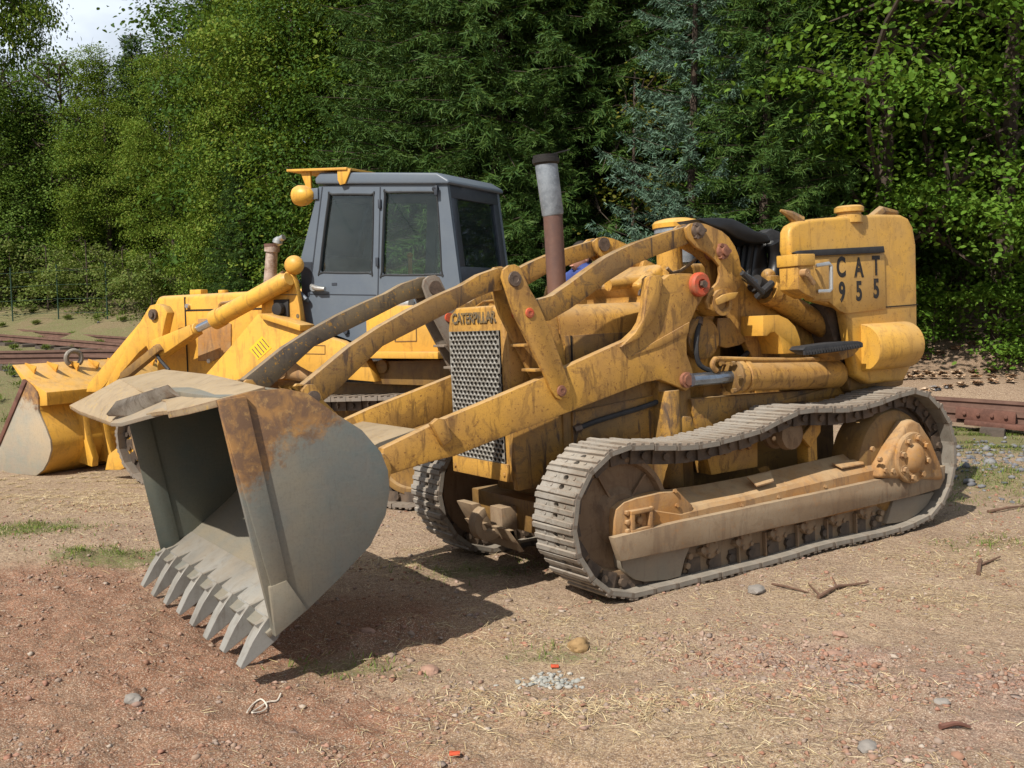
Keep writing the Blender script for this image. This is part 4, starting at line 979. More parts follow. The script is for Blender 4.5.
b.hexa([(q2(px + d, py, cy)[0], y, q2(px + d, py, cy)[1]) for px, py in ((380.3, 187), (376.8, 345)) for y in (cy - .002, cy + .003) for d in (-.5, .6)]); b.hexa([(q2(px, py + d, cy)[0], y, q2(px, py + d, cy)[1]) for d in (-.4, .6) for y in (cy - .002, cy + .003) for px, py in ((310, 294), (376, 295))])
b.hexa([(q2(px + d, py, cy)[0], y, q2(px + d, py, cy)[1]) for px, py in ((322.5, 187), (310.5, 285)) for y in (cy - .002, cy + .003) for d in (-.6, .5)])
b.build('door_gap', M['cab_dark'], cab)
for px, py in ((380.5, 204), (378, 262)): x, z = q2(px, py, cy); b = MB(); b.box((x - .014, cy, z - .04), (x + .014, cy + .022, z + .04)); b.build('hinge', M['cab_dark'], cab, bevel=.005)
x, z = q2(437, 187.5, cy); b = MB(); b.cyl((x, cy, z), (x, cy + .05, z - .02), .022, seg=12); b.box((x - .03, cy + .03, z - .07), (x + .0, cy + .05, z + .01)); b.build('window_catch', M['cab_dark'], cab, bevel=.006)
b = MB(); P = [B.p3(311.5, 286, cy + .03), B.p3(317, 288.5, cy + .05), B.p3(325, 289, cy + .05)]; b.tube(P, [.022, .026, .02], 10); b.cyl(B.p3(313, 288, cy), B.p3(313, 288, cy + .05), .03, seg=12); b.build('door_handle', M['silver'], cab)
b = MB(); b.box((q2(337, 284, cy)[0], cy - .001, q2(337, 284, cy)[1] - .012), (q2(332, 284, cy)[0], cy + .004, q2(332, 284, cy)[1] + .01)); b.build('door_lock', M['cab_dark'], cab); b = MB(); x, z = q2(347, 331, cy); b.bolt((x, cy, z), (0, 1, 0), .03, .03); b.build('door_catch', M['cab_dark'], cab)
b = MB(); b.prism(B.poly([(301,262),(312,262),(309.5,296),(302,300)], cy + .004), cy - .03, cy + .004); b.build('pillar_patch', M['cab_dark'], cab)
b = MB(); b.tube([B.p3(299, 281, .52), B.p3(296, 284, .56), B.p3(299, 292, .56), B.p3(306, 299, .56), B.p3(308, 301, .52)], .02, 8); b.build('grab_rail', M['cab_grey'], LB)
# lamp guard on the roof and the round lamps
z = q2(318, 171, cy)[1]
x0_, x1_ = q2(287, 170, .55)[0], q2(347, 167.5, .55)[0]
b = MB(); b.hexa([(x, y, zz + (k * .022)) for k in (0, 1) for y in (.56, -.56) for x, zz in ((x1_, q2(346, 168.5, .55)[1] - .012), (x0_, q2(287, 170.5, .55)[1] - .012))])
lg = b.build('lamp_guard', M['yellow_clean'], LB, bevel=.006)
for s in (1, -1):
    b = MB(); P = B.poly([(337,168.5),(351,168.5),(345,183.5),(340,185),(337.5,180)], .545); b.prism(P, s * .53, s * .545); b.build('guard_bracket', M['yellow_clean'], lg, bevel=.003); b = MB(); P = B.poly([(299.5,170),(310,169.5),(311,190),(307,190)], .52); b.prism(P, s * .50, s * .52)
    b.build('guard_bracket', M['yellow_clean'], lg, bevel=.003)
    x, zz = q2(303.5, 195.5, .52); b = MB(); b.lathe((x + .09, s * .52, zz), (x - .13, s * .52, zz), [(0, .05), (.01, .085), (.05, .098), (.12, .09), (.18, .06), (.21, .02)], 24)
    b.build('work_lamp', M['yellow_clean'], LB, smooth=40)
    b = MB(); x, zz = q2(314, 194, .5); b.box((x - .06, s * .46, zz - .05), (x + .03, s * .52, zz + .05)); b.build('lamp_bracket', M['cab_grey'], LB, bevel=.006)

# ---- tower, lift arm, tilt linkage (both sides)
for s in (1, -1):
    b = MB(); b.prism(B.poly([(261,318),(262,295.5),(285,272),(290,270),(294.5,281),(299.5,308),(301,326)], .66), s * .60, s * .66); tw = b.build('tower_plate', M['yellow_clean'], LB, bevel=.008)
    b = MB(); x, zz = q2(280, 307, .69); b.box((x - .09, s * .655, zz - .09), (x + .09, s * .68, zz + .07)); b.cyl((x, s * .67, zz - .02), (x, s * .74, zz - .02), .06, seg=18); b.build('pivot_block', M['cap'], tw, bevel=.01)
    b = MB()
    if s == 1:
        for py, a, c_ in ((291.2, 274, 288), (294.7, 265.5, 297)):
            b.hexa([(q2(px, py + d, .665)[0], y, q2(px, py + d, .665)[1]) for d in (-.45, .45) for y in (.66, .662) for px in (a, c_)])
        x, zz = q2(297, 316, .67); b.cyl((x, .655, zz), (x, .664, zz), .02, seg=10)
        b.build('warning_text', M['letter_grey'], tw)
    x, zz = q2(292, 265, .66); b = MB(); b.sphere((x, s * .63, zz), .095, 24, 14, (1.05, .8, .95)); b.build('cylinder_cap', M['yellow_clean'], tw, smooth=60)
    b = MB(); P = B.poly([(257.5,314),(262,317.5),(284,325),(299,330.5),(318,335),(340,341),(362,354),(369,366),(375,382),(346,379.5),(318,374.5),(308,371),(300,366.5),(293,361),(288,357),(262,372),(240,392),(215,412),(185,432),(155,452),(120,470),(105,470),(108,455),(150,420),(186,392),(205,375),(230,347)], .80); b.prism(P, s * .70, s * .80)
    ar = b.build('lift_arm', M['yellow_clean'], LB, bevel=.012)
    b = MB(); b.prism(B.poly([(257.5,314),(262,313.5),(300,325),(300,331),(262,319)], .86), s * .66, s * .86); b.build('arm_flange', M['yellow_clean'], ar, bevel=.008)
    if s == 1:
        b = MB(); b.prism(B.poly([(249,349),(262,336),(271.5,348),(258,360)], .803), .798, .803); b.build('warning_decal', M['decal'], ar)
        b = MB()
        for k in range(5):
            t = k / 5 + .1; p0_ = (249.5 + 12.5 * t + 1.2, 349 - 13 * t + 1.4); p1_ = (p0_[0] + 7, p0_[1] + 8.6)
            b.hexa([(q2(px + d, py - d, .805)[0], y, q2(px + d, py - d, .805)[1]) for d in (-.35, .35) for y in (.803, .8045) for px, py in (p0_, p1_)])
        b.build('warning_text', M['letter_grey'], ar)
        b = MB(); fr4 = [(301,345),(325,345.5),(325,354),(299,353.5)]
        for i in range(4):
            a_, b_ = fr4[i], fr4[(i + 1) % 4]
            b.tube([B.p3(*a_, .802), B.p3(*b_, .802)], .004, 4)
        b.build('plate_outline', M['yellow_shade'], ar)
    # tilt cylinder
    ye = .72
    c1, c2 = Vector(B.p3(289, 279, ye)), Vector(B.p3(214, 320.5, ye)); c3 = Vector(B.p3(192.5, 331.5, ye)); c4 = Vector(B.p3(158, 350, ye))
    for v in (c1, c2, c3, c4): v.y *= s
    b = MB(); L_ = (c2 - c1).length; b.lathe(c1, c2, [(0, .06), (.05, .085), (L_ - .12, .085), (L_ - .115, .095), (L_ - .01, .095), (L_, .07)], 28); tcy = b.build('tilt_cylinder', M['yellow_clean'], LB, smooth=30)
    b = MB(); b.cyl(c2, c3, .04, seg=20); b.build('rod', M['chrome'], tcy)
    d_ = (c4 - c3).normalized(); n_ = Vector((-d_.z, 0, d_.x))
    b = MB(); b.hexa([c3 + d_ * t + n_ * h_ + Vector((0, yy, 0)) for t, hh in ((-.06, .05), ((c4 - c3).length, .10)) for yy in (-.07, .07) for h_ in (-hh, hh)]); b.cyl(c3 - d_ * .08, c3 + d_ * .05, .06); b.build('rod_eye', M['yellow_clean'], tcy, bevel=.015)
    b = MB(); hp = [Vector(B.p3(px, py, ye + .02)) for px, py in ((220, 308), (221, 303.5), (231, 302), (250, 293), (284, 272))]
    for v in hp: v.y *= s
    b.tube(catmull([tuple(v) for v in hp], 3), .016, 8); b.build('hose', M['yellow_dirty'], tcy)
    b = MB(); P = B.poly([(147,310),(150,305.5),(156,304),(163,306.5),(167,313),(164,326),(162,336),(166,345),(164,354),(158,358),(151,356),(146,346),(139,352),(122,372),(112,388),(104,388),(118,362),(134,334),(140,322)], .74); b.prism(P, s * .64, s * .74); lv = b.build('tilt_lever', M['yellow_clean'], LB, bevel=.012)
    for px, py in ((153.5, 314.5), (157.5, 348.5)):
        x, zz = q2(px, py, .75); b = MB(); b.cyl((x, s * .6, zz), (x, s * .77, zz), .055, seg=18); b.cyl((x, s * .76, zz), (x, s * .79, zz), .03, seg=12); b.build('pin', M['pin'], lv)
    b = MB(); P = B.poly([(140,322),(148,314),(152,318),(146,332),(104,386),(98,392),(86,392),(88,384)], .60); b.prism(P, s * .52, s * .60); b.build('bucket_link', M['yellow_clean'], LB, bevel=.01)
    b = MB(); P = B.poly([(156,344),(160,350),(128,376),(119,379),(120,373)], .84); b.prism(P, s * .76, s * .84); b.build('side_link', M['yellow_shade'], LB, bevel=.008)
    b = MB(); b.tube([B.p3(156, 353, .80 ), B.p3(160, 360, .80), B.p3(169, 370, .80)], .018, 6)
    for v in b.bm.verts: v.co.y *= s
    b.build('hose', M['rubber'], LB)
# box under the cab, fender ledge, deck below
fz = q2(400, 354, .80)[1]; x0_, x1_ = q2(368, 330, .80)[0], q2(437.5, 330, .80)[0]; zt_ = q2(400, 308, .80)[1]
for s in (1, -1):
    b = MB(); b.prism([(x0_ + .02, fz + .02), (x0_ + .02, zt_ - .02), (x0_ - .22, zt_ + .02), (x1_ + .06, zt_ + .02), (x1_, zt_ - .05), (x1_, fz + .02)], s * .42, s * .80); fb_ = b.build('fuel_box', M['yellow_clean'], LB, bevel=.015)
    if s == 1:
        b = MB(); r4 = [(398,318),(416,317),(416.5,341),(395,341.5)]
        for i in range(4): b.tube([B.p3(*r4[i], .802), B.p3(*r4[(i + 1) % 4], .802)], .005, 4)
        b.build('plate_outline', M['yellow_shade'], fb_)
    b = MB(); b.box((x1_ - .05, s * .42, fz - .035), (x0_ + .12, s * .88, fz + .022)); b.build('ledge', M['yellow_clean'], fb_, bevel=.008)
    b = MB(); b.prism(B.poly([(359,362),(440,360),(440,386),(374,384)], .70), s * .5, s * .70); x, zz = q2(382, 366.5, .72); b.cyl((x, s * .69, zz), (x, s * .73, zz), .06, seg=14); b.build('side_deck', M['yellow_shade'], LB, bevel=.01)
    b = MB(); c_ = Vector((q2(288, 370, .6)[0], s * .6, q2(288, 370, .6)[1])); e_ = Vector((q2(330, 377, .6)[0], s * .6, q2(330, 377, .6)[1])); b.cyl(c_, e_, .085, seg=22); b.cyl(c_ + Vector((.02, s * .09, 0)), c_ + Vector((.02, s * -.09, 0)), .08, seg=16); b.cyl(c_ + Vector((.02, s * .09, 0)), c_ + Vector((.02, s * .12, 0)), .035, seg=10); b.build('lift_cylinder', M['frame_tan'], LB)
x, z = q2(402, 304, .55)
b = MB(); b.cyl((x - .1, .55, z), (x + .16, .55, z), .05, seg=18); b.cyl((x + .16, .55, z), (x + .22, .55, z), .03, seg=12); b.build('air_bottle', M['silver'], LB)

# ---- bucket of machine 2, back towards us
by = .95
sp2 = B.poly([(27,382),(31,385),(36.5,392),(38,397),(38,410),(41,418),(45,427),(50,440),(51,450),(48,461),(43,470),(36,476),(25,477),(0,475.5),(-6,472),(0,446),(11,420)], by)
sp2 = [(x, max(z, .0)) for x, z in sp2]
tb = q2(27, 382, by); rdg = q2(41, 362, by)
rdx = tb[0] - .18; rdz = tb[1] + .20
b = MB()
prof = [(sp2[14][0] + .02, .0), (sp2[12][0], .0), (sp2[11][0], .005), sp2[10], sp2[9], sp2[8], sp2[7], sp2[6], sp2[5], sp2[4], (sp2[3][0], sp2[3][1] - .02)]
b.strip(prof, -by + .02, by - .02, .03)
bu = b.build('bucket', M['yellow_clean'], LB, bevel=.004, smooth=50)
for s in (1, -1):
    b = MB(); b.prism(sp2, s * (by - .025), s * by); b.build('side_plate', M['bucket2'], bu, bevel=.005)
    b = MB(); b.prism([sp2[0], sp2[16], sp2[15], (sp2[15][0] + .05, sp2[15][1]), (sp2[16][0] + .05, sp2[16][1] + .02), (sp2[0][0] + .05, sp2[0][1] + .03)], s * (by - .05), s * (by + .015)); b.build('edge_strip', M['rail_red'], bu, bevel=.004)
xb, zb = sp2[3]
p_low, p_top = (xb, zb), (sp2[0][0] + .02, sp2[0][1] + .02)
b = MB(); b.prism([(xb - .12, zb - .09), (xb - .12, zb + .05), (p_top[0] + .0, p_top[1] + .0), (p_top[0] + .22, p_top[1] + .16), (p_top[0] + .25, p_top[1] + .16), (p_top[0] + .04, p_top[1] - .06), (xb - .0, zb - .1)], -by + .02, by - .02)
b.build('top_rail', M['yellow_clean'], bu, bevel=.008)
for k in range(7):
    yy = .80 - k * .27; b = MB()
    b.hexa([(x, y, z) for (x, z, h) in ((p_top[0] + .08, p_top[1] + .05, .02), (p_top[0] + .215, p_top[1] + .155, .0)) for y in (yy - .012, yy + .012) for x, z in ((x, z), (x - .028 * (h > 0) - .012, z + .034 * (h > 0) + .012))]); b.build('rail_rib', M['yellow_clean'], bu)
b = MB()
for yy in (.25, -.25, -.5, .5):
    b.prism([(xb - .04, .10), (xb - .28, .06), (xb - .30, .16), (xb - .22, .35), (xb - .12, zb - .02), (xb + .0, zb - .02)], yy - .04, yy + .04)
b.build('hinge_bracket', M['yellow_clean'], bu, bevel=.008)
b = MB()
sp_ = Vector((p_top[0] + .12, .25, p_top[1] + .15)); rg_ = [sp_ + Vector((.0 + .02 * math.cos(a), .085 * math.cos(a), .05 + .085 * math.sin(a))) for a in np.linspace(-.9, math.pi + .9, 16)]
b.tube(rg_, .028, 10); b.build('shackle', M['shoe'], bu)

# ------------------------------------------------------------------ GROUND: one sheet
ctl = []
for x in np.arange(-3.0, 2.21, .4):
    for y in (-1.0, -.5, 0, .5, 1.0): ctl.append(A.w((x, y, 0.0)))
for y in (-1, -.5, 0, .5, 1): ctl.append(A.w((2.3, y, .085))); ctl.append(A.w((2.75, y, .07)))
for x in np.arange(-1.8, 4.4, .5):
    for y in (-.95, 0, .95): ctl.append(B.w((x, y, 0.0)))
for px, py, D in ((0,768,3.66),(512,768,3.45),(1023,768,3.27),(250,768,3.55),(770,768,3.36),(-250,780,3.6),(1250,770,3.2)): ctl.append(wpt(px, py, D))
for px, py, D in ((0,304,27),(70,307,25.8),(150,312,24),(-120,300,30),(40,296,31),(150,298,28.5),(0,318,25.2),(110,322,22.8),(1000,380,13.1),(930,378,13.4),(1000,335,15),(930,328,15.5),(1200,340,14.5),(600,330,19),(350,325,22),(1024,290,19),(600,300,25),(0,285,40),(300,290,35),(1023,520,7.3),(1023,600,5.6),(1023,460,9.2),(0,560,6.8),(0,510,8.65),(-200,470,9.5)):
    ctl.append(wpt(px, py, D))
def rp(px, py, D, lift=-.13): p = wpt(px, py, D); return (p[0], p[1], p[2] + lift - .1)
RAIL1 = [rp(-260,310,31), rp(-120,319,27.5), rp(0,331,23.6), rp(131,341,20.4), rp(300,356,17.4), rp(560,377,14.4), rp(800,394,12.5), rp(960,404,11.7), rp(1100,414,11), rp(1300,428,10.2)]
RAIL2 = [rp(-300,357,17.6), rp(-120,355,17.2), rp(0,353.5,16.9), rp(125,353,16.6), rp(300,363,15.4), rp(520,379,13.6), rp(700,390,12.55)]
for rl in (RAIL1, RAIL2):
    for p in catmull(rl, 5):
        ctl.append(np.array((p[0], p[1], p[2] + .02)))
for x in (-60, -30, 0, 30, 60):
    ctl.append(np.array((x, 60, 6.0))); ctl.append(np.array((x, 100, 14.0))); ctl.append(np.array((x, -30, -.1))); ctl.append(np.array((x, -8, -.15)))
for y in (10, 25): ctl.append(np.array((50, y, .8))); ctl.append(np.array((-50, y, .6)))
ctl = np.array(ctl)
def gz_arr(X, Y):
    out = np.zeros(X.size); X = X.ravel(); Y = Y.ravel()
    for i in range(0, X.size, 20000):
        d2 = (X[i:i + 20000, None] - ctl[:, 0]) ** 2 + (Y[i:i + 20000, None] - ctl[:, 1]) ** 2
        w = 1 / (d2 + .06) ** 2.2
        out[i:i + 20000] = (w @ ctl[:, 2]) / w.sum(1)
    return out
def gz(x, y): return float(gz_arr(np.array([x]), np.array([y]))[0])
def gpt(px, py):
    """where the sight line of a picture point meets the ground"""
    d = FW + RT * (px - 512) / F + UP * (384 - py) / F
    t = np.arange(2.0, 60, .02); P = CAM + t[:, None] * d
    h = P[:, 2] - gz_arr(P[:, 0], P[:, 1]); i = int(np.argmax(h < 0)) if (h < 0).any() else len(t) - 1
    return P[i]
def axis(lo, hi, step, ext_lo, ext_hi, g=1.10):
    a = list(np.arange(lo, hi, step)); s = step
    while a[-1] < ext_hi: s = min(s * g, 4); a.append(a[-1] + s)
    s = step; b_ = []; v = lo
    while v > ext_lo: s = min(s * g, 4); v -= s; b_.append(v)
    return np.array(b_[::-1] + a)
gx = axis(-3.4, 4.2, .028, -110, 110); gy = axis(3.0, 8.2, .028, -40, 140)
GX, GY = np.meshgrid(gx, gy)
GZ = gz_arr(GX, GY).reshape(GX.shape)
def blobs(lst, X, Y):
    m = np.zeros(X.shape)
    for px, py, rx, ry, s_ in lst:
        p = gpt(px, py); m = np.maximum(m, s_ * np.exp(-(((X - p[0]) / rx) ** 2 + ((Y - p[1]) / ry) ** 2)))
    return m
nz = np.zeros(GX.size); nz2 = np.zeros(GX.size); nz3 = np.zeros(GX.size)
fx_, fy_ = GX.ravel(), GY.ravel()
near = (np.abs(fx_) < 14) & (fy_ > 1) & (fy_ < 24)
for i in np.nonzero(near)[0]:
    p = Vector((fx_[i], fy_[i], 0))
    nz[i] = mnoise.noise(p * 1.9) ; nz2[i] = mnoise.fractal(p * 6.5, 1.0, 2.0, 3); nz3[i] = mnoise.noise(p * 27)
nz, nz2, nz3 = (a.reshape(GX.shape) for a in (nz, nz2, nz3))
red = blobs([(60,700,1.5,1.2,1),(250,740,1.6,.7,1),(330,630,.9,.7,1),(150,640,1.2,.9,1),(20,600,1.0,.9,1),(620,760,.8,.25,.6),(560,690,.5,.2,.5),(840,700,.7,.3,.55),(250,560,.7,.4,.5),(700,660,.4,.15,.5),(430,640,.6,.35,.8),(470,745,.5,.3,.8)], GX, GY)
pinkm = blobs([(900,680,1.0,.35,1),(1000,690,.8,.4,1),(800,660,.7,.3,.9),(960,730,.9,.3,.7),(700,640,.5,.2,.6)], GX, GY)
green = blobs([(30,530,.5,.4,.9),(110,558,.55,.25,.9),(970,440,1.0,1.1,.9),(1000,480,.7,.7,.7),(940,500,.5,.4,.5),(60,390,2.2,1.6,.9),(0,400,2,1.5,.9),(60,318,9,2.4,.8),(480,570,.5,.3,.6),(350,670,.4,.15,.6),(560,655,.3,.15,.5),(980,545,.5,.2,.5),(20,340,6,1.0,.5)], GX, GY)
straw = blobs([(640,720,1.0,.5,1),(560,640,1.0,.6,.8),(720,700,.8,.4,1),(700,745,.7,.3,1),(520,700,.5,.4,.7),(80,500,1.6,.9,.9),(200,500,1.2,.8,.8),(420,560,.7,.5,.7),(900,600,1.4,.5,.7),(980,560,1,.6,.7),(100,480,2,.8,.8)], GX, GY)
green = np.maximum(green, .72 * np.clip((GY - 13.2) / 1.5, 0, 1) * (GX < 2.2))
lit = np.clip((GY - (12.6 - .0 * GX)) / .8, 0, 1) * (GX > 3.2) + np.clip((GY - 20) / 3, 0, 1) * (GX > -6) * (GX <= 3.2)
dep = np.clip(.5 + .9 * nz, 0, 1)
amp = np.exp(-((GX / 9) ** 2)) * (GY < 14)
bumpy = (.009 + .024 * red + .018 * pinkm) * nz2 + .014 * nz + (.005 + .008 * red + .008 * pinkm) * nz3
# crumbled ridge of dug soil beside the bucket, and the rut on the right
for px, py, rx, ry, h in ((360,645,.16,.10,.05),(400,630,.18,.09,.05),(440,620,.15,.08,.035),(590,592,.2,.1,.03),(850,664,.30,.035,-.075),(90,560,.4,.12,.03),(300,665,.3,.1,.02)):
    p = gpt(px, py); bumpy += h * np.exp(-(((GX - p[0]) / rx) ** 2 + ((GY - p[1]) / ry) ** 2)) * (1 + .8 * nz2)
GZ = GZ + bumpy * amp
V = np.stack([GX.ravel(), GY.ravel(), GZ.ravel()], 1)
ny_, nx_ = GX.shape
idx = np.arange(ny_ * nx_).reshape(ny_, nx_)
Fq = np.stack([idx[:-1, :-1], idx[:-1, 1:], idx[1:, 1:], idx[1:, :-1]], -1).reshape(-1, 4)

def soil_mat():
    m, nt, b = nodes_of('dry_soil')
    v = coords(nt)
    at = nt.nodes.new('ShaderNodeAttribute'); at.attribute_name = 'zone'
    sep = nt.nodes.new('ShaderNodeSeparateColor'); nt.links.new(at.outputs['Color'], sep.inputs[0])
    at2 = nt.nodes.new('ShaderNodeAttribute'); at2.attribute_name = 'zone2'
    sep2 = nt.nodes.new('ShaderNodeSeparateColor'); nt.links.new(at2.outputs['Color'], sep2.inputs[0])
    n1 = noise(nt, v, 2.0, 6, .62, .3); n2 = noise(nt, v, 12, 6, .7, .3); n3 = noise(nt, v, 60, 4, .7)
    vo = N(nt, 'ShaderNodeTexVoronoi', Scale=34); nt.links.new(v, vo.inputs['Vector'])
    vo2 = N(nt, 'ShaderNodeTexVoronoi', Scale=95); nt.links.new(v, vo2.inputs['Vector'])
    base = mixc(nt, ramp(nt, n1, .35, .68), (.33, .24, .16), (.235, .163, .11))
    def wob(s, k=.9):
        a = mathn(nt, 'ADD', s, mathn(nt, 'MULTIPLY', mathn(nt, 'SUBTRACT', n2, .5), k)); a = mathn(nt, 'ADD', a, mathn(nt, 'MULTIPLY', mathn(nt, 'SUBTRACT', n1, .5), .5))
        return ramp(nt, a, .32, .62)
    redc = mixc(nt, ramp(nt, n2, .35, .7), (.26, .128, .076), (.16, .074, .042))
    c = mixc(nt, wob(sep.outputs[0], .7), base, redc)
    c = mixc(nt, wob(sep.outputs[1]), c, mixc(nt, ramp(nt, n2, .4, .65), (.31, .19, .14), (.235, .17, .14)))
    c = mixc(nt, mathn(nt, 'MULTIPLY', wob(sep2.outputs[0], 1.2), .65), c, mixc(nt, ramp(nt, n3, .4, .65), (.35, .26, .155), (.24, .17, .10)))
    c = mixc(nt, mathn(nt, 'MULTIPLY', wob(sep.outputs[2], 1.4), .8), c, mixc(nt, ramp(nt, n3, .4, .65), (.085, .125, .03), (.155, .155, .06)))
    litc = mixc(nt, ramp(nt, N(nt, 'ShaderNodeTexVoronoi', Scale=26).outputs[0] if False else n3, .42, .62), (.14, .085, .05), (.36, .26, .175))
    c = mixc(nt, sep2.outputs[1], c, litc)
    n0 = noise(nt, v, .9, 7, .7, .6); c = mixc(nt, mathn(nt, 'MULTIPLY', ramp(nt, n0, .48, .60), .45), c, mixc(nt, n2, (.20, .125, .08), (.26, .185, .12)))
    # small stones and grit
    g = mathn(nt, 'MULTIPLY', mathn(nt, 'LESS_THAN', vo.outputs['Distance'], .23), ramp(nt, n2, .52, .62))
    c = mixc(nt, mathn(nt, 'MULTIPLY', g, .6), c, mixc(nt, vo.outputs['Color'], (.30, .24, .20), (.42, .38, .33)))
    g2 = mathn(nt, 'MULTIPLY', mathn(nt, 'LESS_THAN', vo2.outputs['Distance'], .25), ramp(nt, n1, .4, .6))
    c = mixc(nt, mathn(nt, 'MULTIPLY', g2, .55), c, mixc(nt, vo2.outputs['Color'], (.12, .08, .06), (.46, .39, .31)))
    c = mixc(nt, mathn(nt, 'MULTIPLY', ramp(nt, n3, .49, .57), .62), c, (.13, .08, .055))
    n6 = noise(nt, v, 26, 6, .8, .8); c = mixc(nt, mathn(nt, 'MULTIPLY', ramp(nt, n6, .53, .60), .5), c, (.15, .095, .06))
    n7 = noise(nt, v, 150, 3, .7); c = mixc(nt, mathn(nt, 'MULTIPLY', mathn(nt, 'MULTIPLY', ramp(nt, n7, .54, .60), mathn(nt, 'SUBTRACT', 1.0, sep.outputs[2], True)), .6), c, (.56, .46, .35))
    nt.links.new(c, b.inputs['Base Color']); b.inputs['Roughness'].default_value = .95; b.inputs['Specular IOR Level'].default_value = .15
    h = mathn(nt, 'ADD', mathn(nt, 'MULTIPLY', n3, .35), mathn(nt, 'ADD', n2, mathn(nt, 'MULTIPLY', vo.outputs['Distance'], -.3)))
    bump(nt, b, h, .75, .025)
    return m
ground = mesh_np('ground', V, Fq, soil_mat(), 4, smooth=True)
tag(ground, kind='structure')
def setcol(me, name, r, g, b_):
    a = me.color_attributes.new(name, 'FLOAT_COLOR', 'POINT')
    a.data.foreach_set('color', np.stack([r.ravel(), g.ravel(), b_.ravel(), np.ones(r.size)], 1).astype(np.float32).ravel())
setcol(ground.data, 'zone', red, pinkm, green); setcol(ground.data, 'zone2', straw, lit, dep)
_bz = np.zeros(1)
def ground_z(X, Y):
    """height of the finished sheet (bilinear)"""
    X = np.asarray(X, float); Y = np.asarray(Y, float)
    i = np.clip(np.searchsorted(gx, X) - 1, 0, len(gx) - 2); j = np.clip(np.searchsorted(gy, Y) - 1, 0, len(gy) - 2)
    u = (X - gx[i]) / (gx[i + 1] - gx[i]); v_ = (Y - gy[j]) / (gy[j + 1] - gy[j])
    return GZ[j, i] * (1 - u) * (1 - v_) + GZ[j, i + 1] * u * (1 - v_) + GZ[j + 1, i] * (1 - u) * v_ + GZ[j + 1, i + 1] * u * v_
def samp(mask, n, rng, k=1.0):
    """random ground points, thick where the mask is"""
    out = []
    w = mask.ravel() * np.outer(np.gradient(gy), np.gradient(gx)).ravel(); w = w / w.sum()
    ii = rng.choice(w.size, n, p=w)
    X = fx_[ii] + rng.uniform(-.5, .5, n) * .05; Y = fy_[ii] + rng.uniform(-.5, .5, n) * .05
    return X, Y
rng = np.random.default_rng(7)
inview = ((np.abs(GX) < GY * .56 + .4) & (GY > 3.0))
# ------------------------------------------------------------------ stones, straw, grass
ico = []
bm_ = bmesh.new(); bmesh.ops.create_icosphere(bm_, subdivisions=1, radius=1); bm_.verts.ensure_lookup_table()
icoV = np.array([v.co[:] for v in bm_.verts]); icoF = np.array([[v.index for v in f.verts] for f in bm_.faces]); bm_.free()
def stones(name, X, Y, size, mat, rng, sink=.35, rough=.35):
    n = len(X); Z = ground_z(X, Y) + .012 * np.clip((Y - 9) / 2, 0, 1)
    sc = size[:, None] * rng.uniform(.6, 1.3, (n, 3)) * np.array([1, 1, .6])
    th = rng.uniform(0, 6.28, n); co, si = np.cos(th), np.sin(th)
    P = icoV[None] * (1 + rng.uniform(-rough, rough, (n, len(icoV), 1))) * sc[:, None]
    P = np.stack([P[..., 0] * co[:, None] - P[..., 1] * si[:, None], P[..., 0] * si[:, None] + P[..., 1] * co[:, None], P[..., 2]], -1)
    P += np.stack([X, Y, Z + sc[:, 2] * (1 - 2 * sink)], 1)[:, None]
    Fc = icoF[None] + (np.arange(n) * len(icoV))[:, None, None]
    return mesh_np(name, P.reshape(-1, 3), Fc.reshape(-1, 3), mat, 3)
def island_mat(name, cols, rough=.9, transl=0.0, spec=.2, noise_amt=.25):
    m, nt, b = nodes_of(name)
    g = nt.nodes.new('ShaderNodeNewGeometry')
    r = nt.nodes.new('ShaderNodeValToRGB'); r.color_ramp.interpolation = 'LINEAR'
    els = r.color_ramp.elements
    while len(els) < len(cols): els.new(.5)
    for i, c in enumerate(cols): els[i].position = i / (len(cols) - 1); els[i].color = (*c, 1)
    nt.links.new(g.outputs['Random Per Island'], r.inputs[0])
    col = r.outputs[0]
    if noise_amt:
        n1 = noise(nt, coords(nt), .9, 4, .6)
        col = mixc(nt, mathn(nt, 'MULTIPLY', ramp(nt, n1, .4, .7), noise_amt), col, tuple(.5 * (cols[0][i] + cols[-1][i]) * (.75, .8, .6)[i] for i in range(3)))
    nt.links.new(col, b.inputs['Base Color']); b.inputs['Roughness'].default_value = rough; b.inputs['Specular IOR Level'].default_value = spec
    if transl:
        t = nt.nodes.new('ShaderNodeBsdfTranslucent'); nt.links.new(mixc(nt, .5, col, (.16, .22, .02)), t.inputs[0])
        mx = nt.nodes.new('ShaderNodeMixShader'); mx.inputs[0].default_value = transl
        nt.links.new(b.outputs[0], mx.inputs[1]); nt.links.new(t.outputs[0], mx.inputs[2])
        nt.links.new(mx.outputs[0], nt.nodes['Material Output'].inputs[0])
    return m
M['pebble'] = island_mat('mixed_pebbles', [(.22, .11, .07), (.28, .16, .11), (.30, .22, .165), (.24, .19, .16), (.31, .15, .10), (.38, .32, .26)], noise_amt=0)
M['gravel_grey'] = island_mat('grey_gravel', [(.085, .09, .10), (.15, .15, .165), (.22, .215, .21), (.12, .12, .13)], noise_amt=0)
M['straw'] = island_mat('dry_straw', [(.54, .43, .25), (.42, .31, .16), (.62, .53, .34), (.34, .23, .12), (.22, .14, .08)], noise_amt=0)
M['grass'] = island_mat('green_grass', [(.10, .165, .03), (.17, .22, .05), (.08, .12, .025), (.28, .25, .09)], transl=.25, noise_amt=0)
M['litter'] = island_mat('leaf_litter', [(.22, .12, .065), (.38, .25, .15), (.55, .43, .31), (.28, .17, .095), (.42, .29, .18)], noise_amt=0)
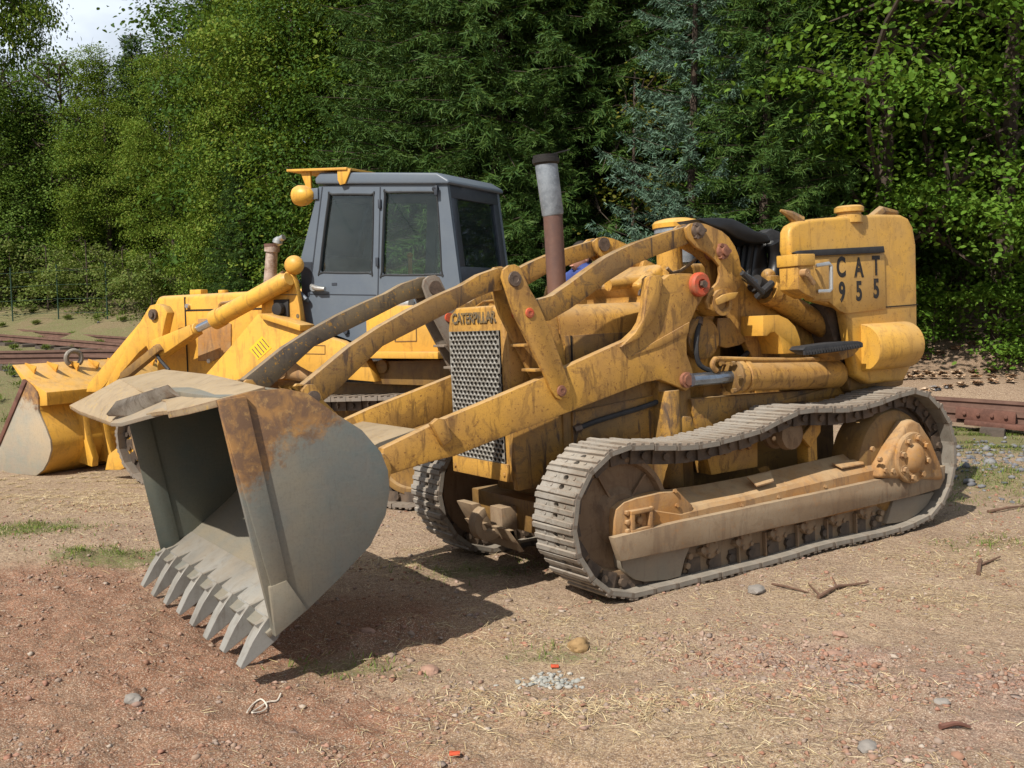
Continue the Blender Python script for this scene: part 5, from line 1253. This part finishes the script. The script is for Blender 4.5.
mm = (.22 + red * .35 + pinkm * 2.2 + .3 * straw) * inview * (GY < 9) * np.clip(.4 + nz, 0.05, 2)
X, Y = samp(mm, 22000, rng); tag(stones('pebbles', X, Y, np.minimum(rng.gamma(1.0, .0036, len(X)) + .0022, .017), M['pebble'], rng, rough=.6), 'loose reddish and grey pebbles strewn over the dry soil', 'pebbles', kind='stuff')
p_ = gpt(985, 470)
gm = blobs([(985,462,.5,.8,1),(1010,450,.5,.6,.8),(920,398,1.0,.25,.4),(60,366,2.5,.8,1),(20,345,4,.8,.6),(100,340,3,.7,.6)], GX, GY)
X, Y = samp(gm, 3800, rng); tag(stones('ballast', X, Y, rng.gamma(2.5, .006, len(X)) + .004, M['gravel_grey'], rng), 'blue grey crushed ballast lying along the railway lines', 'ballast', kind='stuff')
def blades(name, X, Y, L, wd, mat, rng, lean, per=1, curl=.3):
    X = np.repeat(X, per) + rng.normal(0, .03, len(X) * per) * (per > 1); Y = np.repeat(Y, per) + rng.normal(0, .03, len(Y) * per) * (per > 1)
    n = len(X); Z = ground_z(X, Y) + .002 + .03 * np.clip((Y - 11) / 2, 0, 1); L = rng.uniform(.5, 1.2, n) * L; th = rng.uniform(0, 6.283, n); el = np.clip(rng.normal(lean, .22, n), .03, 1.5)
    d = np.stack([np.cos(th) * np.cos(el), np.sin(th) * np.cos(el), np.sin(el)], 1)
    s_ = np.stack([-np.sin(th), np.cos(th), rng.normal(0, .4, n)], 1); s_ /= np.linalg.norm(s_, axis=1)[:, None]
    o = np.stack([X, Y, Z], 1); w = wd * rng.uniform(.6, 1.4, n)[:, None]
    bend = np.stack([np.cos(th), np.sin(th), -np.ones(n) * .8], 1) * (curl * L)[:, None] * .35
    m_ = o + d * (L * .55)[:, None]; t_ = o + d * L[:, None] + bend
    t_[:, 2] = np.maximum(t_[:, 2], Z + .002)
    P = np.stack([o - s_ * w * .5, o + s_ * w * .5, m_ + s_ * w * .42, m_ - s_ * w * .42, t_ + s_ * w * .1, t_ - s_ * w * .1], 1)
    k = (np.arange(n) * 6)[:, None]
    Fc = np.concatenate([k + np.array([0, 1, 2, 3]), k + np.array([3, 2, 4, 5])])
    return mesh_np(name, P.reshape(-1, 3), Fc, mat, 4)
mm = (straw ** 1.5 * 1.5 + .12 - .1 * red) * inview * (GY < 11) * np.clip(.3 + 1.2 * nz2 + nz, 0.02, 2)
X, Y = samp(np.clip(mm, 0, 9), 34000, rng); tag(blades('straw', X, Y, .055, .0024, M['straw'], rng, .08), 'pale dry straw scattered over the trampled ground', 'straw', kind='stuff')
mm = np.clip(green ** 2 * np.clip(.25 + 1.5 * nz2 + 1.0 * nz, 0, 3), 0, 9) * inview * (GY < 13)
X, Y = samp(mm, 3600, rng); tag(blades('grass', X, Y, .042, .0045, M['grass'], rng, .85, per=3), 'short green grass growing in thin patches on the dirt', 'grass', kind='stuff')
mm = np.clip(green * np.clip(.5 + nz2, 0, 2), 0, 9) * inview * (GY > 12) * (GY < 32) * (GX < 4)
X, Y = samp(mm, 16000, rng); tag(blades('grass', X, Y, .11, .013, M['grass'], rng, .8, per=3), 'rough grass on the far side beyond the railway lines', 'grass', kind='stuff')
mm = np.clip((GY - 12.4) / .5, 0, 1) * (GX > 3.2) * inview * (GY < 17.5)
X, Y = samp(mm, 26000, rng); tag(blades('leaf_litter', X, Y, .06, .04, M['litter'], rng, .16), 'brown fallen leaves covering the bank under the trees', 'leaf litter', kind='stuff')
# single stones
def rock(name, px, py, r, mat, label, sc=(1.2, .9, .75), seed=0):
    p = gpt(px, py); b = MB(); bmesh.ops.create_icosphere(b.bm, subdivisions=3, radius=1)
    for v in b.bm.verts:
        k = 1 + .28 * mnoise.noise(v.co * 1.3 + Vector((seed, 0, 0))) + .1 * mnoise.noise(v.co * 4 + Vector((seed, 3, 0)))
        v.co = Vector((v.co.x * sc[0], v.co.y * sc[1], v.co.z * sc[2])) * k * r
    o = b.build(name, mat, None, smooth=25); o.location = (p[0], p[1], float(ground_z(p[0], p[1])) + r * .25)
    o.rotation_euler[2] = seed
    return tag(o, label, 'stone')
M['stone_tan'] = simple('tan_stone', (.30, .19, .085), .9, 0, .3, 18); M['stone_pink'] = simple('pink_stone', (.33, .20, .145), .9, 0, .3, 14); M['stone_grey'] = simple('grey_stone', (.24, .215, .19), .9, 0, .3, 14)
rock('stone', 579, 648, .052, M['stone_tan'], 'tan brown stone alone on the dirt, below the front end of the near track', seed=1.0)
for i, (px, py, r, mt, lb) in enumerate(((840,638,.032,'stone_pink','pinkish stone at the left end of the dark rut on the right'),(832,655,.033,'stone_pink','flat pink stone on the rubble just below the other pink stone'),(756,592,.05,'stone_grey','flat grey stone beside the near track, left of the forked twig'),(133,702,.035,'stone_grey','pale grey stone on the red soil at lower left'),(368,640,.03,'stone_pink','reddish clod on the dug ridge beside the bucket corner'),(868,748,.035,'stone_grey','grey flat stone near the lower right edge of the dirt'),(430,672,.04,'stone_pink','reddish stone left of the crumbled white rubble'),(942,704,.025,'stone_grey','small blue grey stone in the pink rubble at right'))):
    rock('stone', px, py, r, M[mt], lb, (1.3, 1, .5), seed=2.3 + i)
X0 = gpt(548, 681); n_ = 130
X = X0[0] + rng.normal(0, .07, n_); Y = X0[1] + rng.normal(0, .05, n_)
M['crumb'] = island_mat('white_crumbs', [(.33, .32, .29), (.25, .255, .235), (.42, .39, .34)], noise_amt=0)
tag(stones('rubble', X, Y, np.minimum(rng.gamma(3, .0028, n_) + .003, .02), M['crumb'], rng), 'whitish crumbled plaster rubble in a little heap on the dirt', 'rubble', kind='stuff')
def twig(name, pts, r, mat, label, cat, fork=None):
    P = [gpt(*p) for p in pts]; P = [(p[0], p[1], float(ground_z(p[0], p[1])) + r * (1.0 + 1.0 * (i % 2))) for i, p in enumerate(P)]
    b = MB(); b.tube(catmull(P, 4), [r * (1.1 - .5 * t) for t in np.linspace(0, 1, 4 * (len(P) - 1) + 1)], 7)
    for f in (fork or []):
        Q = [gpt(*p) for p in f]; Q = [(p[0], p[1], float(ground_z(p[0], p[1])) + r * (.8 + i)) for i, p in enumerate(Q)]; b.tube(Q, [r * .7, r * .4][:len(Q)] + [r * .35] * (len(Q) - 2), 6)
    return tag(b.build(name, mat, None), label, cat)
M['twig'] = simple('dry_twig_bark', (.15, .085, .055), .9, 0, .4, 30)
twig('twig', [(772,585),(790,590),(808,594)], .007, M['twig'], 'thin straight dry twig pointing at the forked one', 'twig')
twig('twig', [(818,599),(836,592),(852,588),(868,586.5)], .010, M['twig'], 'forked brown dead twig lying on the tan dirt right of the near track', 'twig', fork=[[(821,598),(808,588)], [(838,592),(832,582)]])
twig('twig', [(978,577),(980,566),(981,562)], .013, M['twig'], 'short thick stick end at the right on the dry grass', 'stick', fork=[[(981,567),(1000,560)]])
twig('twig', [(940,730),(956,729),(970,728)], .010, M['rail_red'], 'short reddish brown stick on the rubble at lower right', 'stick')
twig('twig', [(988,513),(1006,511),(1024,508)], .012, M['twig'], 'weathered stick lying in the grass at the right edge', 'stick')
P = [(247,716),(252,704),(261,701),(267,706),(262,713),(252,716),(258,708),(268,704),(277,703),(281,698)]
Q = [gpt(*p) for p in P]; b = MB(); b.tube(catmull([(p[0], p[1], float(ground_z(p[0], p[1])) + .008) for p in Q], 5), .0035, 6)
M['string'] = simple('white_string', (.60, .54, .45), .8, 0, .1, 30); tag(b.build('string', M['string']), 'loop of white string lying on the red soil', 'string')
M['orange'] = simple('orange_plastic', (.55, .09, .04), .5, 0, .2, 30)
for px, py, lb in ((555, 667, 'small orange red scrap beside the whitish rubble'), (455, 757, 'orange plastic scrap at the bottom edge of the picture')):
    p = gpt(px, py); z = float(ground_z(p[0], p[1])); b = MB()
    b.hexa([(p[0] + dx * (1 + .3 * dy), p[1] + dy, z + .004 + dz + .1 * abs(dx)) for dz in (0, .008) for dy in (-.012, .014) for dx in (-.02, .018)]); tag(b.build('scrap', M['orange'], bevel=.003), lb, 'scrap')

# ------------------------------------------------------------------ railway lines
def rail_line(name, pts, label, sleepers=True, gauge=1.2, group='railway lines behind the machines'):
    """two rails on sleepers along ground points"""
    P = catmull(pts, 8); cen = np.array([p[:2] for p in P]); d = np.gradient(cen, axis=0); d /= np.linalg.norm(d, axis=1)[:, None]; n = np.stack([-d[:, 1], d[:, 0]], 1)
    z = np.array([p[2] for p in P])
    root = empty(name, Matrix.Translation((*cen[len(cen) // 2], z[len(z) // 2])), label, 'railway track', group)
    for s in (-1, 1):
        c = cen + n * s * gauge / 2; b = MB(); R = []
        prof = [(-.06, 0), (.06, 0), (.06, .02), (.012, .03), (.012, .09), (.035, .10), (.035, .135), (-.035, .135), (-.035, .10), (-.012, .09), (-.012, .03), (-.06, .02)]
        for i in range(len(c)): R.append([b.bm.verts.new((c[i][0] + n[i][0] * u, c[i][1] + n[i][1] * u, z[i] + .10 + h)) for u, h in prof])
        for u, v_ in zip(R, R[1:]): b.bridge(u, v_)
        o = b.build('rail', M['rail_rust'], root); o.matrix_parent_inverse = root.matrix_world.inverted()
    L = np.r_[0, np.cumsum(np.linalg.norm(np.diff(cen, axis=0), axis=1))]
    k = 0; pr = None
    for s_ in np.arange(.3, L[-1], .75):
        if k >= 90: break
        x, y, zz = (np.interp(s_, L, a) for a in (cen[:, 0], cen[:, 1], z)); i = int(np.interp(s_, L, np.arange(len(L))))
        m_ = root.matrix_world.inverted() @ basis((n[i][0], n[i][1], 0), (-d[i][0], -d[i][1], 0), (0, 0, 1), (x, y, zz))
        if pr is None:
            b = MB(); b.box((-gauge * .8, -.12, -.08), (gauge * .8, .12, .095)); pr = o = b.build('sleeper', M['sleeper'], root, bevel=.015)
        else: o = pr.copy(); COL.objects.link(o); o.parent = root
        o.matrix_local = m_; k += 1
    return root
rail_line('railway_track', RAIL1, 'rusty narrow railway line running behind both machines, the farther of the two')
rail_line('railway_track', RAIL2, 'nearer rusty line joining from the left, behind the second bucket')
b = MB(); R_ = [rp(956,409,11.1,.0), rp(1016,415,10.8,.0)]
pa, pb = Vector(R_[0]), Vector(R_[1]); d = (pb - pa).normalized(); n_ = Vector((-d.y, d.x, 0))
b.hexa([p + n_ * u + Vector((0, 0, h)) for h in (0.0, .13) for u in (-.03, .03) for p in (pa, pb)]); 
for k in range(4): b.bolt(pa.lerp(pb, .15 + .23 * k) - n_ * .03 + Vector((0, 0, .07)), -n_, .022, .03)
b.hexa([pa + d * t + n_ * u + Vector((0, 0, h)) for h in (-.05, .0) for u in (-.12, .05) for t in (.1, .95)])
tag(b.build('rail_joint', M['rail_red'], bevel=.006), 'red rusted bolted fishplate on the rail at the right edge', 'rail joint')

# ------------------------------------------------------------------ FOREST
M['bark'] = simple('brown_bark', (.075, .055, .04), .95, 0, .4, 7)
M['bark_birch'] = simple('pale_birch_bark', (.34, .32, .34), .85, 0, .5, 5, col2=(.08, .07, .07), lo=.5, hi=.6)
def leafmat(name, cols, tr=.3): return island_mat(name, cols, rough=.62, transl=tr, spec=.14, noise_amt=.35)
LM = dict(
    maple=leafmat('maple_leaves', [(.075, .165, .016), (.11, .215, .024), (.15, .25, .034), (.06, .135, .014)], .35),
    beech=leafmat('beech_leaves', [(.085, .155, .018), (.125, .205, .024), (.16, .23, .03), (.20, .215, .034)], .32),
    dark=leafmat('dark_leaves', [(.032, .075, .01), (.05, .105, .014), (.068, .125, .018)], .3),
    willow=leafmat('grey_green_leaves', [(.075, .145, .024), (.105, .18, .03), (.15, .21, .04)], .32),
    spruce=leafmat('spruce_needles', [(.022, .056, .012), (.036, .08, .016), (.055, .105, .02), (.078, .125, .026)], .12),
    blue=leafmat('blue_spruce_needles', [(.05, .10, .065), (.085, .145, .098), (.13, .195, .14)], .08),
    weed=leafmat('weed_leaves', [(.09, .14, .03), (.14, .19, .04), (.18, .19, .06)], .3),
    yellow=leafmat('yellowing_leaves', [(.17, .16, .025), (.11, .14, .022), (.22, .18, .03)], .35))
def leaves(P, Nn, size, rng, asp=.62):
    """leaf faces at points P: folded rhombs with random heading, normals near Nn"""
    n = len(P); L = size * rng.uniform(.6, 1.25, n)[:, None]
    Nn = Nn + rng.normal(0, .45, (n, 3)); Nn /= np.linalg.norm(Nn, axis=1)[:, None]
    h = rng.normal(0, 1, (n, 3)); h[:, 2] -= .5; h -= Nn * (h * Nn).sum(1)[:, None]; h /= np.linalg.norm(h, axis=1)[:, None] + 1e-9
    s_ = np.cross(Nn, h)
    up = Nn * L * .10
    Q = np.stack([P, P + h * L * .30 + s_ * L * asp * .5 + up, P + h * L * .72 + s_ * L * asp * .40 + up, P + h * L,
                  P, P + h * L, P + h * L * .72 - s_ * L * asp * .40 + up, P + h * L * .30 - s_ * L * asp * .5 + up], 1)
    return Q.reshape(-1, 3)
def decid(rng, H, Rad, z0, nspray, per, leaf, nlobes=16, flat=.5, droop=0.0, ztop=None, spr=.34, gap=.1):
    """limbs running out to lobes of foliage; sprays of leaves clustered on the lobes' outsides"""
    limbs = []; sp = []; nn = []
    lobes = []
    for k in range(nlobes):
        t = (k + rng.uniform(.1, .9)) / nlobes; z = z0 + (H - z0) * t ** .9
        prof = math.sin(math.pi * min(1, .22 + .74 * t)) ** .7
        a = k * 2.4 + rng.uniform(-.5, .5); rr = Rad * prof * rng.uniform(.45, .8)
        lobes.append((np.array([rr * math.cos(a), rr * math.sin(a), z]), Rad * rng.uniform(.30, .52) * (.55 + .45 * prof)))
        tz = max(.3, z - rr * rng.uniform(.5, .9)); p0 = np.array([0, 0, tz]); p1 = lobes[-1][0]
        mid = (p0 + p1) / 2 + rng.normal(0, .15, 3); limbs.append([p0, mid, p1])
        for j in range(3):
            e = p1 + rng.normal(0, 1, 3) * lobes[-1][1] * .55; limbs.append([mid * .4 + p1 * .6, (p1 + e) / 2 + rng.normal(0, .08, 3), e])
    w = np.array([l[1] ** 2 for l in lobes]); w /= w.sum()
    who = rng.choice(len(lobes), nspray, p=w)
    d = rng.normal(0, 1, (nspray, 3)); d[:, 2] = d[:, 2] * .8 + .15; d /= np.linalg.norm(d, axis=1)[:, None]
    rad = np.array([lobes[i][1] for i in who]); cen = np.array([lobes[i][0] for i in who])
    r_ = rad * rng.uniform(.35, 1.12, nspray) ** .6
    S = cen + d * r_[:, None] * np.array([1, 1, .8])
    S[:, 2] = np.maximum(S[:, 2], .1)
    seed_ = float(rng.integers(1, 90)); keep = np.array([mnoise.noise(Vector((s_[0] * .85 + seed_, s_[1] * .85, s_[2] * 1.25))) + .4 * mnoise.noise(Vector((s_[0] * 2.4, s_[1] * 2.4 + seed_, s_[2] * 3.2))) > .17 - gap for s_ in S]); S = S[keep]; d = d[keep]
    step = np.array([rng.uniform(.42, .62) for _ in lobes])[who][keep]; ph = np.array([rng.uniform(0, 1) for _ in lobes])[who][keep]
    hr = np.hypot(S[:, 0], S[:, 1]); zz = S[:, 2] + .28 * hr
    S[:, 2] = (np.floor(zz / step + ph) - ph + rng.uniform(.0, .38, len(S))) * step - .28 * hr
    S[:, 2] = np.maximum(S[:, 2], .05); d = d * .6
    n = len(S)
    off = rng.normal(0, 1, (n, per, 3)) * np.array([spr, spr, spr * flat * .5])
    tilt = -(np.abs(off[..., 0]) + np.abs(off[..., 1])) * (.25 + droop); off[..., 2] += tilt
    P = (S[:, None] + off).reshape(-1, 3)
    Nn = np.repeat(d * .55 + np.array([0, 0, .75]), per, 0)
    return limbs, leaves(P, Nn, leaf, rng)
def spruce(rng, H, Rad, nee, z0=.2, gap=.34, droop=.35, dens=1.0, twl=.42, blunt=.0):
    """whorls of drooping boughs; each bough carries side twigs, each twig a brush of needle blades"""
    limbs = []; Q = []
    z = z0
    while z < H - .3:
        t = z / H; Lb = Rad * ((1 - t) ** .85) * rng.uniform(.85, 1.1) + .12
        nb = int(7 + 3 * (1 - t)); a0 = rng.uniform(0, 6.28)
        for k in range(nb):
            a = a0 + k * 6.283 / nb + rng.uniform(-.25, .25); L = Lb * rng.uniform(.7, 1.12)
            u = np.array([math.cos(a), math.sin(a), 0]); sdir = np.array([-u[1], u[0], 0])
            s_ = np.linspace(0, 1, 7); dr = droop * rng.uniform(.6, 1.3)
            P = np.array([0, 0, z + rng.uniform(-.1, .1)]) + u * (L * s_)[:, None] + np.array([0, 0, 1]) * (L * (.18 * s_ - dr * s_ ** 1.7 + .16 * s_ ** 4))[:, None]
            limbs.append([P[0], P[3], P[6]])
            nt_ = max(4, int(L / .07 * dens))
            ss = np.linspace(.14, 1.0, nt_)
            C = np.stack([np.interp(ss, s_, P[:, i]) for i in range(3)], 1)
            side = np.where(np.arange(nt_) % 2, 1, -1)
            tl = twl * (1.05 - .62 * ss) * rng.uniform(.7, 1.2, nt_) * min(1, .4 + L / 2)
            D = u * .75 + sdir * (side * (.75 - .45 * ss))[:, None] + np.array([0, 0, 1]) * rng.normal(-.42 * droop / .35, .14, nt_)[:, None]
            D[-1] = u + np.array([0, 0, .05]); D /= np.linalg.norm(D, axis=1)[:, None]
            nq = 15
            tt = np.tile(np.linspace(.03, 1, nq), nt_); C2 = np.repeat(C, nq, 0); D2 = np.repeat(D, nq, 0); L2 = np.repeat(tl, nq)
            base = C2 + D2 * (tt * L2)[:, None]; base[:, 2] -= .10 * L2 * tt ** 2
            n = len(base)
            side_v = np.cross(D2, np.array([0, 0, 1.0])); side_v /= np.linalg.norm(side_v, axis=1)[:, None] + 1e-9
            up_v = np.cross(side_v, D2)
            ph = rng.uniform(0, 6.283, n); rad_v = side_v * np.cos(ph)[:, None] * 1.15 + up_v * (np.sin(ph) * .75)[:, None]
            nd = D2 * .75 + rad_v; nd /= np.linalg.norm(nd, axis=1)[:, None]
            wv = np.cross(nd, rng.normal(0, 1, (n, 3))); wv /= np.linalg.norm(wv, axis=1)[:, None] + 1e-9
            ln = nee * rng.uniform(.7, 1.25, n)[:, None]; wd = ln * (.17 + blunt)
            q4 = np.stack([base - wv * wd * .5, base + wv * wd * .5, base + nd * ln + wv * wd * .25, base + nd * ln - wv * wd * .25], 1)
            Q.append(q4.reshape(-1, 3))
        z += gap * rng.uniform(.75, 1.2) * (1 - .45 * t)
    return limbs, np.concatenate(Q)
class TreeKind:
    def __init__(s, H, limbs, Q, leaf, bark, r0=.16, lean=(0, 0), weld=True):
        b = MB(); b.tube([(0, 0, -.4), (0, 0, .2), (lean[0] * .4, lean[1] * .4, H * .5), (lean[0], lean[1], H * .97)], [r0 * 1.35, r0, r0 * .6, .02], 10)
        for i, l in enumerate(limbs): 
            rr = r0 * (.30 if len(limbs) < 140 else .07); b.tube([tuple(p) for p in l], [rr, rr * .65, rr * .25], 5)
        o = b.build('trunk', bark); s.trunk = o.data; bpy.data.objects.remove(o)
        fidx = np.arange(len(Q)).reshape(-1, 4)
        if weld:
            k8 = fidx.reshape(-1, 8); k8[:, 4] = k8[:, 0]; k8[:, 5] = k8[:, 3]; fidx = k8.reshape(-1, 4)
            used = np.unique(fidx); remap = np.zeros(len(Q), int); remap[used] = np.arange(len(used)); Q = Q[used]; fidx = remap[fidx]
        o = mesh_np('crown', Q, fidx, leaf, 4); s.crown = o.data; bpy.data.objects.remove(o); s.H = H
R_ = lambda k: np.random.default_rng(k)
K = {}
def mk(name, H, leaf, bark, gen, r0=.16): K[name] = TreeKind(H, *gen, leaf, bark, r0, weld='spruce' not in name)
mk('maple', 9.0, LM['maple'], M['bark'], decid(R_(1), 9.0, 2.9, 1.9, 9500, 18, .098, 24, .5, .1, gap=-.13))
mk('maple2', 8.6, LM['maple'], M['bark'], decid(R_(12), 8.6, 2.7, 1.5, 9500, 18, .098, 24, .5, .1, gap=-.13))
mk('beech', 10.5, LM['beech'], M['bark'], decid(R_(2), 10.5, 2.6, .2, 9000, 19, .085, 36, .6, .05, spr=.30))
mk('beech2', 10.0, LM['beech'], M['bark'], decid(R_(22), 10.0, 2.4, .2, 9000, 19, .085, 36, .6, .1, spr=.30))
mk('darkleaf', 11, LM['dark'], M['bark'], decid(R_(3), 11, 2.8, .2, 8200, 19, .09, 36, .5, .15))
mk('willow', 9, LM['willow'], M['bark'], decid(R_(4), 9, 2.2, .1, 6500, 18, .10, 32, .9, .3, spr=.30))
mk('birch', 17, LM['willow'], M['bark_birch'], decid(R_(5), 17, 2.5, 2.0, 5200, 14, .075, 44, 1.6, .7, spr=.3, gap=.05), .09)
mk('spruce', 15, LM['spruce'], M['bark'], spruce(R_(6), 15, 2.9, .125, twl=.55), .2)
mk('spruce2', 13, LM['spruce'], M['bark'], spruce(R_(7), 13, 2.7, .125, droop=.5, twl=.6), .2)
mk('spruce3', 8.0, LM['spruce'], M['bark'], spruce(R_(8), 8.0, 1.9, .11, gap=.30), .12)
mk('bluespruce', 7.2, LM['blue'], M['bark'], spruce(R_(9), 7.2, 2.1, .085, gap=.50, droop=.12, dens=1.1, twl=.34, blunt=.04), .12)
mk('shrub', 2.2, LM['weed'], M['bark'], decid(R_(10), 2.2, 1.1, .1, 700, 14, .085, 12, .8, .1, spr=.2), .03)
mk('shrub2', 2.6, LM['maple'], M['bark'], decid(R_(11), 2.6, 1.3, .1, 700, 14, .12, 12, .5, .1, spr=.24), .04)
mk('yellowbush', 5.5, LM['yellow'], M['bark'], decid(R_(13), 5.5, 1.2, 1.0, 700, 13, .085, 14, .6, .2, spr=.24), .05)
def tree(kind, px, D, H, label, cat='tree', group=None, rot=0, name=None, wid=1.0, drop=0.0):
    k = K[kind]; p = wpt(px, 300, D); x, y = p[0], p[1]; z = float(ground_z(x, y)) - .05 - drop
    s = H / k.H
    r = bpy.data.objects.new(name or {'spruce': 'spruce_tree', 'spruce2': 'spruce_tree', 'spruce3': 'spruce_tree', 'bluespruce': 'blue_spruce', 'birch': 'birch_tree', 'shrub': 'shrub', 'shrub2': 'shrub', 'yellowbush': 'shrub'}.get(kind, 'broadleaf_tree'), None)
    COL.objects.link(r); r.matrix_world = Matrix.Translation((x, y, z)) @ Matrix.Rotation(rot, 4, 'Z') @ Matrix.Diagonal((s * wid, s * wid, s, 1))
    tag(r, label, cat, group)
    for nm, me in (('trunk', k.trunk), ('crown', k.crown)):
        o = bpy.data.objects.new(nm, me); COL.objects.link(o); o.parent = r
    return r
FB = 'trees of the dense wood behind, seen only in gaps'
# left: tall pale trees against the sky, hedge of broadleaf trees
tree('birch', 49, 31, 19, 'tall bare-looking birch whose thin trunk shows beside the open sky', rot=1, wid=.16)
tree('beech2', -8, 30, 17, 'tall dense dark tree at the left edge, left of the thin birch trunk', rot=3, wid=.5)
tree('willow', 4, 28.5, 6.6, 'grey green bushy tree under the birch at the left edge', rot=.5)
tree('willow', 70, 29, 7.0, 'pale grey green tree just right of the birch, below the open sky', rot=2.5)
tree('beech', 112, 28.5, 6.9, 'yellow green leafy tree whose top meets the blue sky', rot=.3, wid=.85)
tree('spruce3', 141, 31, 8.3, 'dark pointed conifer tip standing out against the sky at left', rot=.2, wid=.8)
tree('beech2', 176, 26, 6.9, 'bright green broadleaf tree left of the grey cab, behind the yellow bonnet', rot=1.9, wid=.75)
tree('spruce2', 222, 26, 11, 'dark conifer between the bright green tree and the cab', rot=.4, wid=.62)
tree('beech', 250, 23, 8.6, 'yellowish green tree left of the second loader\'s exhaust pipe, reaching the top edge', rot=.4, wid=.7)
tree('beech2', 298, 21.5, 9.6, 'leafy green tree right behind the second loader\'s exhaust pipe', rot=3.3, wid=.85)
tree('darkleaf', 345, 20.8, 10.5, 'dense dark green tree directly above the left end of the cab roof', rot=2.2, wid=.8)
tree('spruce2', 398, 19.5, 12, 'slim dark spruce above the middle of the cab roof', rot=4.0, wid=.7)
tree('spruce3', 243, 21, 4.3, 'young spruce low behind the bonnet of the second loader', rot=1.1)
tree('spruce', 440, 18, 14, 'tall dark spruce above the right end of the cab roof', rot=.9)
tree('spruce2', 500, 16.5, 12, 'drooping dark spruce just left of the exhaust stack', rot=2.0)
tree('spruce', 590, 17, 14, 'tall spruce right behind the top of the exhaust stack', rot=2.9)
tree('spruce3', 545, 15.5, 4.9, 'young spruce with a spiky tip beside the exhaust stack', rot=.7)
tree('yellowbush', 632, 15.6, 5.0, 'thin yellowing bush between the dark spruce and the blue spruce', cat='shrub', rot=1)
tree('bluespruce', 690, 14.2, 6.9, 'blue spruce with silvery boughs above the front loader', rot=.6, wid=.9)
tree('spruce2', 772, 14.7, 11.5, 'big hanging-branched spruce above the black seat', rot=4.1, wid=.68)
tree('spruce3', 762, 13.5, 6.9, 'full green spruce standing half in front of the blue spruce', rot=2.4, wid=.95)
tree('spruce', 705, 18.5, 14, 'tall dark spruce behind the blue spruce', rot=5)
tree('maple', 880, 14.5, 8.6, 'bright leafy maple above the lettered yellow tank', rot=.2)
tree('maple2', 1000, 14.3, 8.8, 'maple with spreading boughs at the right edge', rot=2.2)
tree('darkleaf', 850, 18.2, 11, 'dark tree in the gap between the hanging spruce and the maple', rot=1.2)
tree('darkleaf', 960, 18.5, 11, 'dark tree behind the two maples at right', rot=2.8)
tree('maple', 1120, 16, 9.2, 'leafy tree just outside the right edge, its boughs reaching in', rot=4)
tree('shrub2', 1000, 14.0, 1.5, 'bright green shrub on the bank at the right edge', cat='shrub', rot=1.5)
tree('shrub2', 935, 14.6, 1.1, 'small dark-based shrub on the bank beside the tank', cat='shrub', rot=3.5)
for i, (px, D, H, lb) in enumerate(((12,27.2,2.0,'tall weedy shrub at the far left edge behind the rails'),(48,26.6,1.8,'light green weedy shrub behind the rails, second from the left edge'),(88,25.8,1.9,'bushy weeds above the second bucket, behind the rails'),(124,24.8,1.7,'weedy shrub just left of the yellow bonnet'),(152,23.6,1.6,'low shrub directly behind the front of the yellow bonnet'))):
    tree('shrub', px, D, H, lb, cat='shrub', group='weedy shrubs along the foot of the wood', rot=i * 1.3)
# deep rows that close the wood
kinds = ['darkleaf', 'spruce', 'beech', 'spruce2']
rr_ = random.Random(5)
for i, px in enumerate(range(318, 1240, 62)):
    D = 23.5 + rr_.uniform(-1.5, 2.5) - (px > 700) * 2.0
    tree(kinds[i % 4], px + rr_.uniform(-14, 14), D, rr_.uniform(12.5, 15) if px > 260 else 10.5, 'dim tree deep in the wood, seen only through gaps', group=FB, rot=i * 1.7)
for i, px in enumerate(range(440, 1300, 95)):
    tree(kinds[(i + 1) % 4], px, 30, 15 + (i % 3), 'dim tree deep in the wood, seen only through gaps', group=FB, rot=i * 2.1, wid=1.35)
for i, (px, D, H) in enumerate(((-40,38,7.4),(40,40,7.2),(95,38,6.6),(165,36,8.4),(215,33,10))):
    tree(['beech2', 'willow', 'beech', 'darkleaf', 'darkleaf'][i], px, D, H, 'dim tree deep in the wood, seen only through gaps', group=FB, rot=i * 2.1, wid=1.3)
for i, (px, D, H, kd, lb) in enumerate(((-120,31,12,'beech','tall green tree beyond the left edge, nearest to it'),(-230,30,11,'darkleaf','dark broadleaf tree well outside the left edge'),(-340,31,12,'beech2','green tree outermost of those beyond the left edge'))):
    tree(kd, px, D, H, lb, rot=i * 2.0)
# thin wire fence in front of the shrubs at far left
M['fence_green'] = simple('dark_green_fence_paint', (.02, .05, .03), .6, 0, .2, 10)
fp = []
for px, D in ((-30, 25.6), (12, 25.4), (58, 25.0), (107, 24.4)):
    w_ = wpt(px, 305, D); fp.append((w_[0], w_[1], float(ground_z(w_[0], w_[1]))))
fence = empty('wire_fence', Matrix.Translation(fp[0]), 'thin dark green wire fence standing in front of the weedy shrubs', 'fence')
inv = fence.matrix_world.inverted()
for x, y, z in fp:
    b = MB(); b.cyl(inv @ Vector((x, y, z - .2)), inv @ Vector((x, y, z + 1.35)), .018, seg=8); b.build('post', M['fence_green'], fence)
for h in (.15, .5, .85, 1.2):
    b = MB(); b.tube([inv @ Vector((x, y, z + h)) for x, y, z in fp], .006, 4); b.build('wire', M['fence_green'], fence)
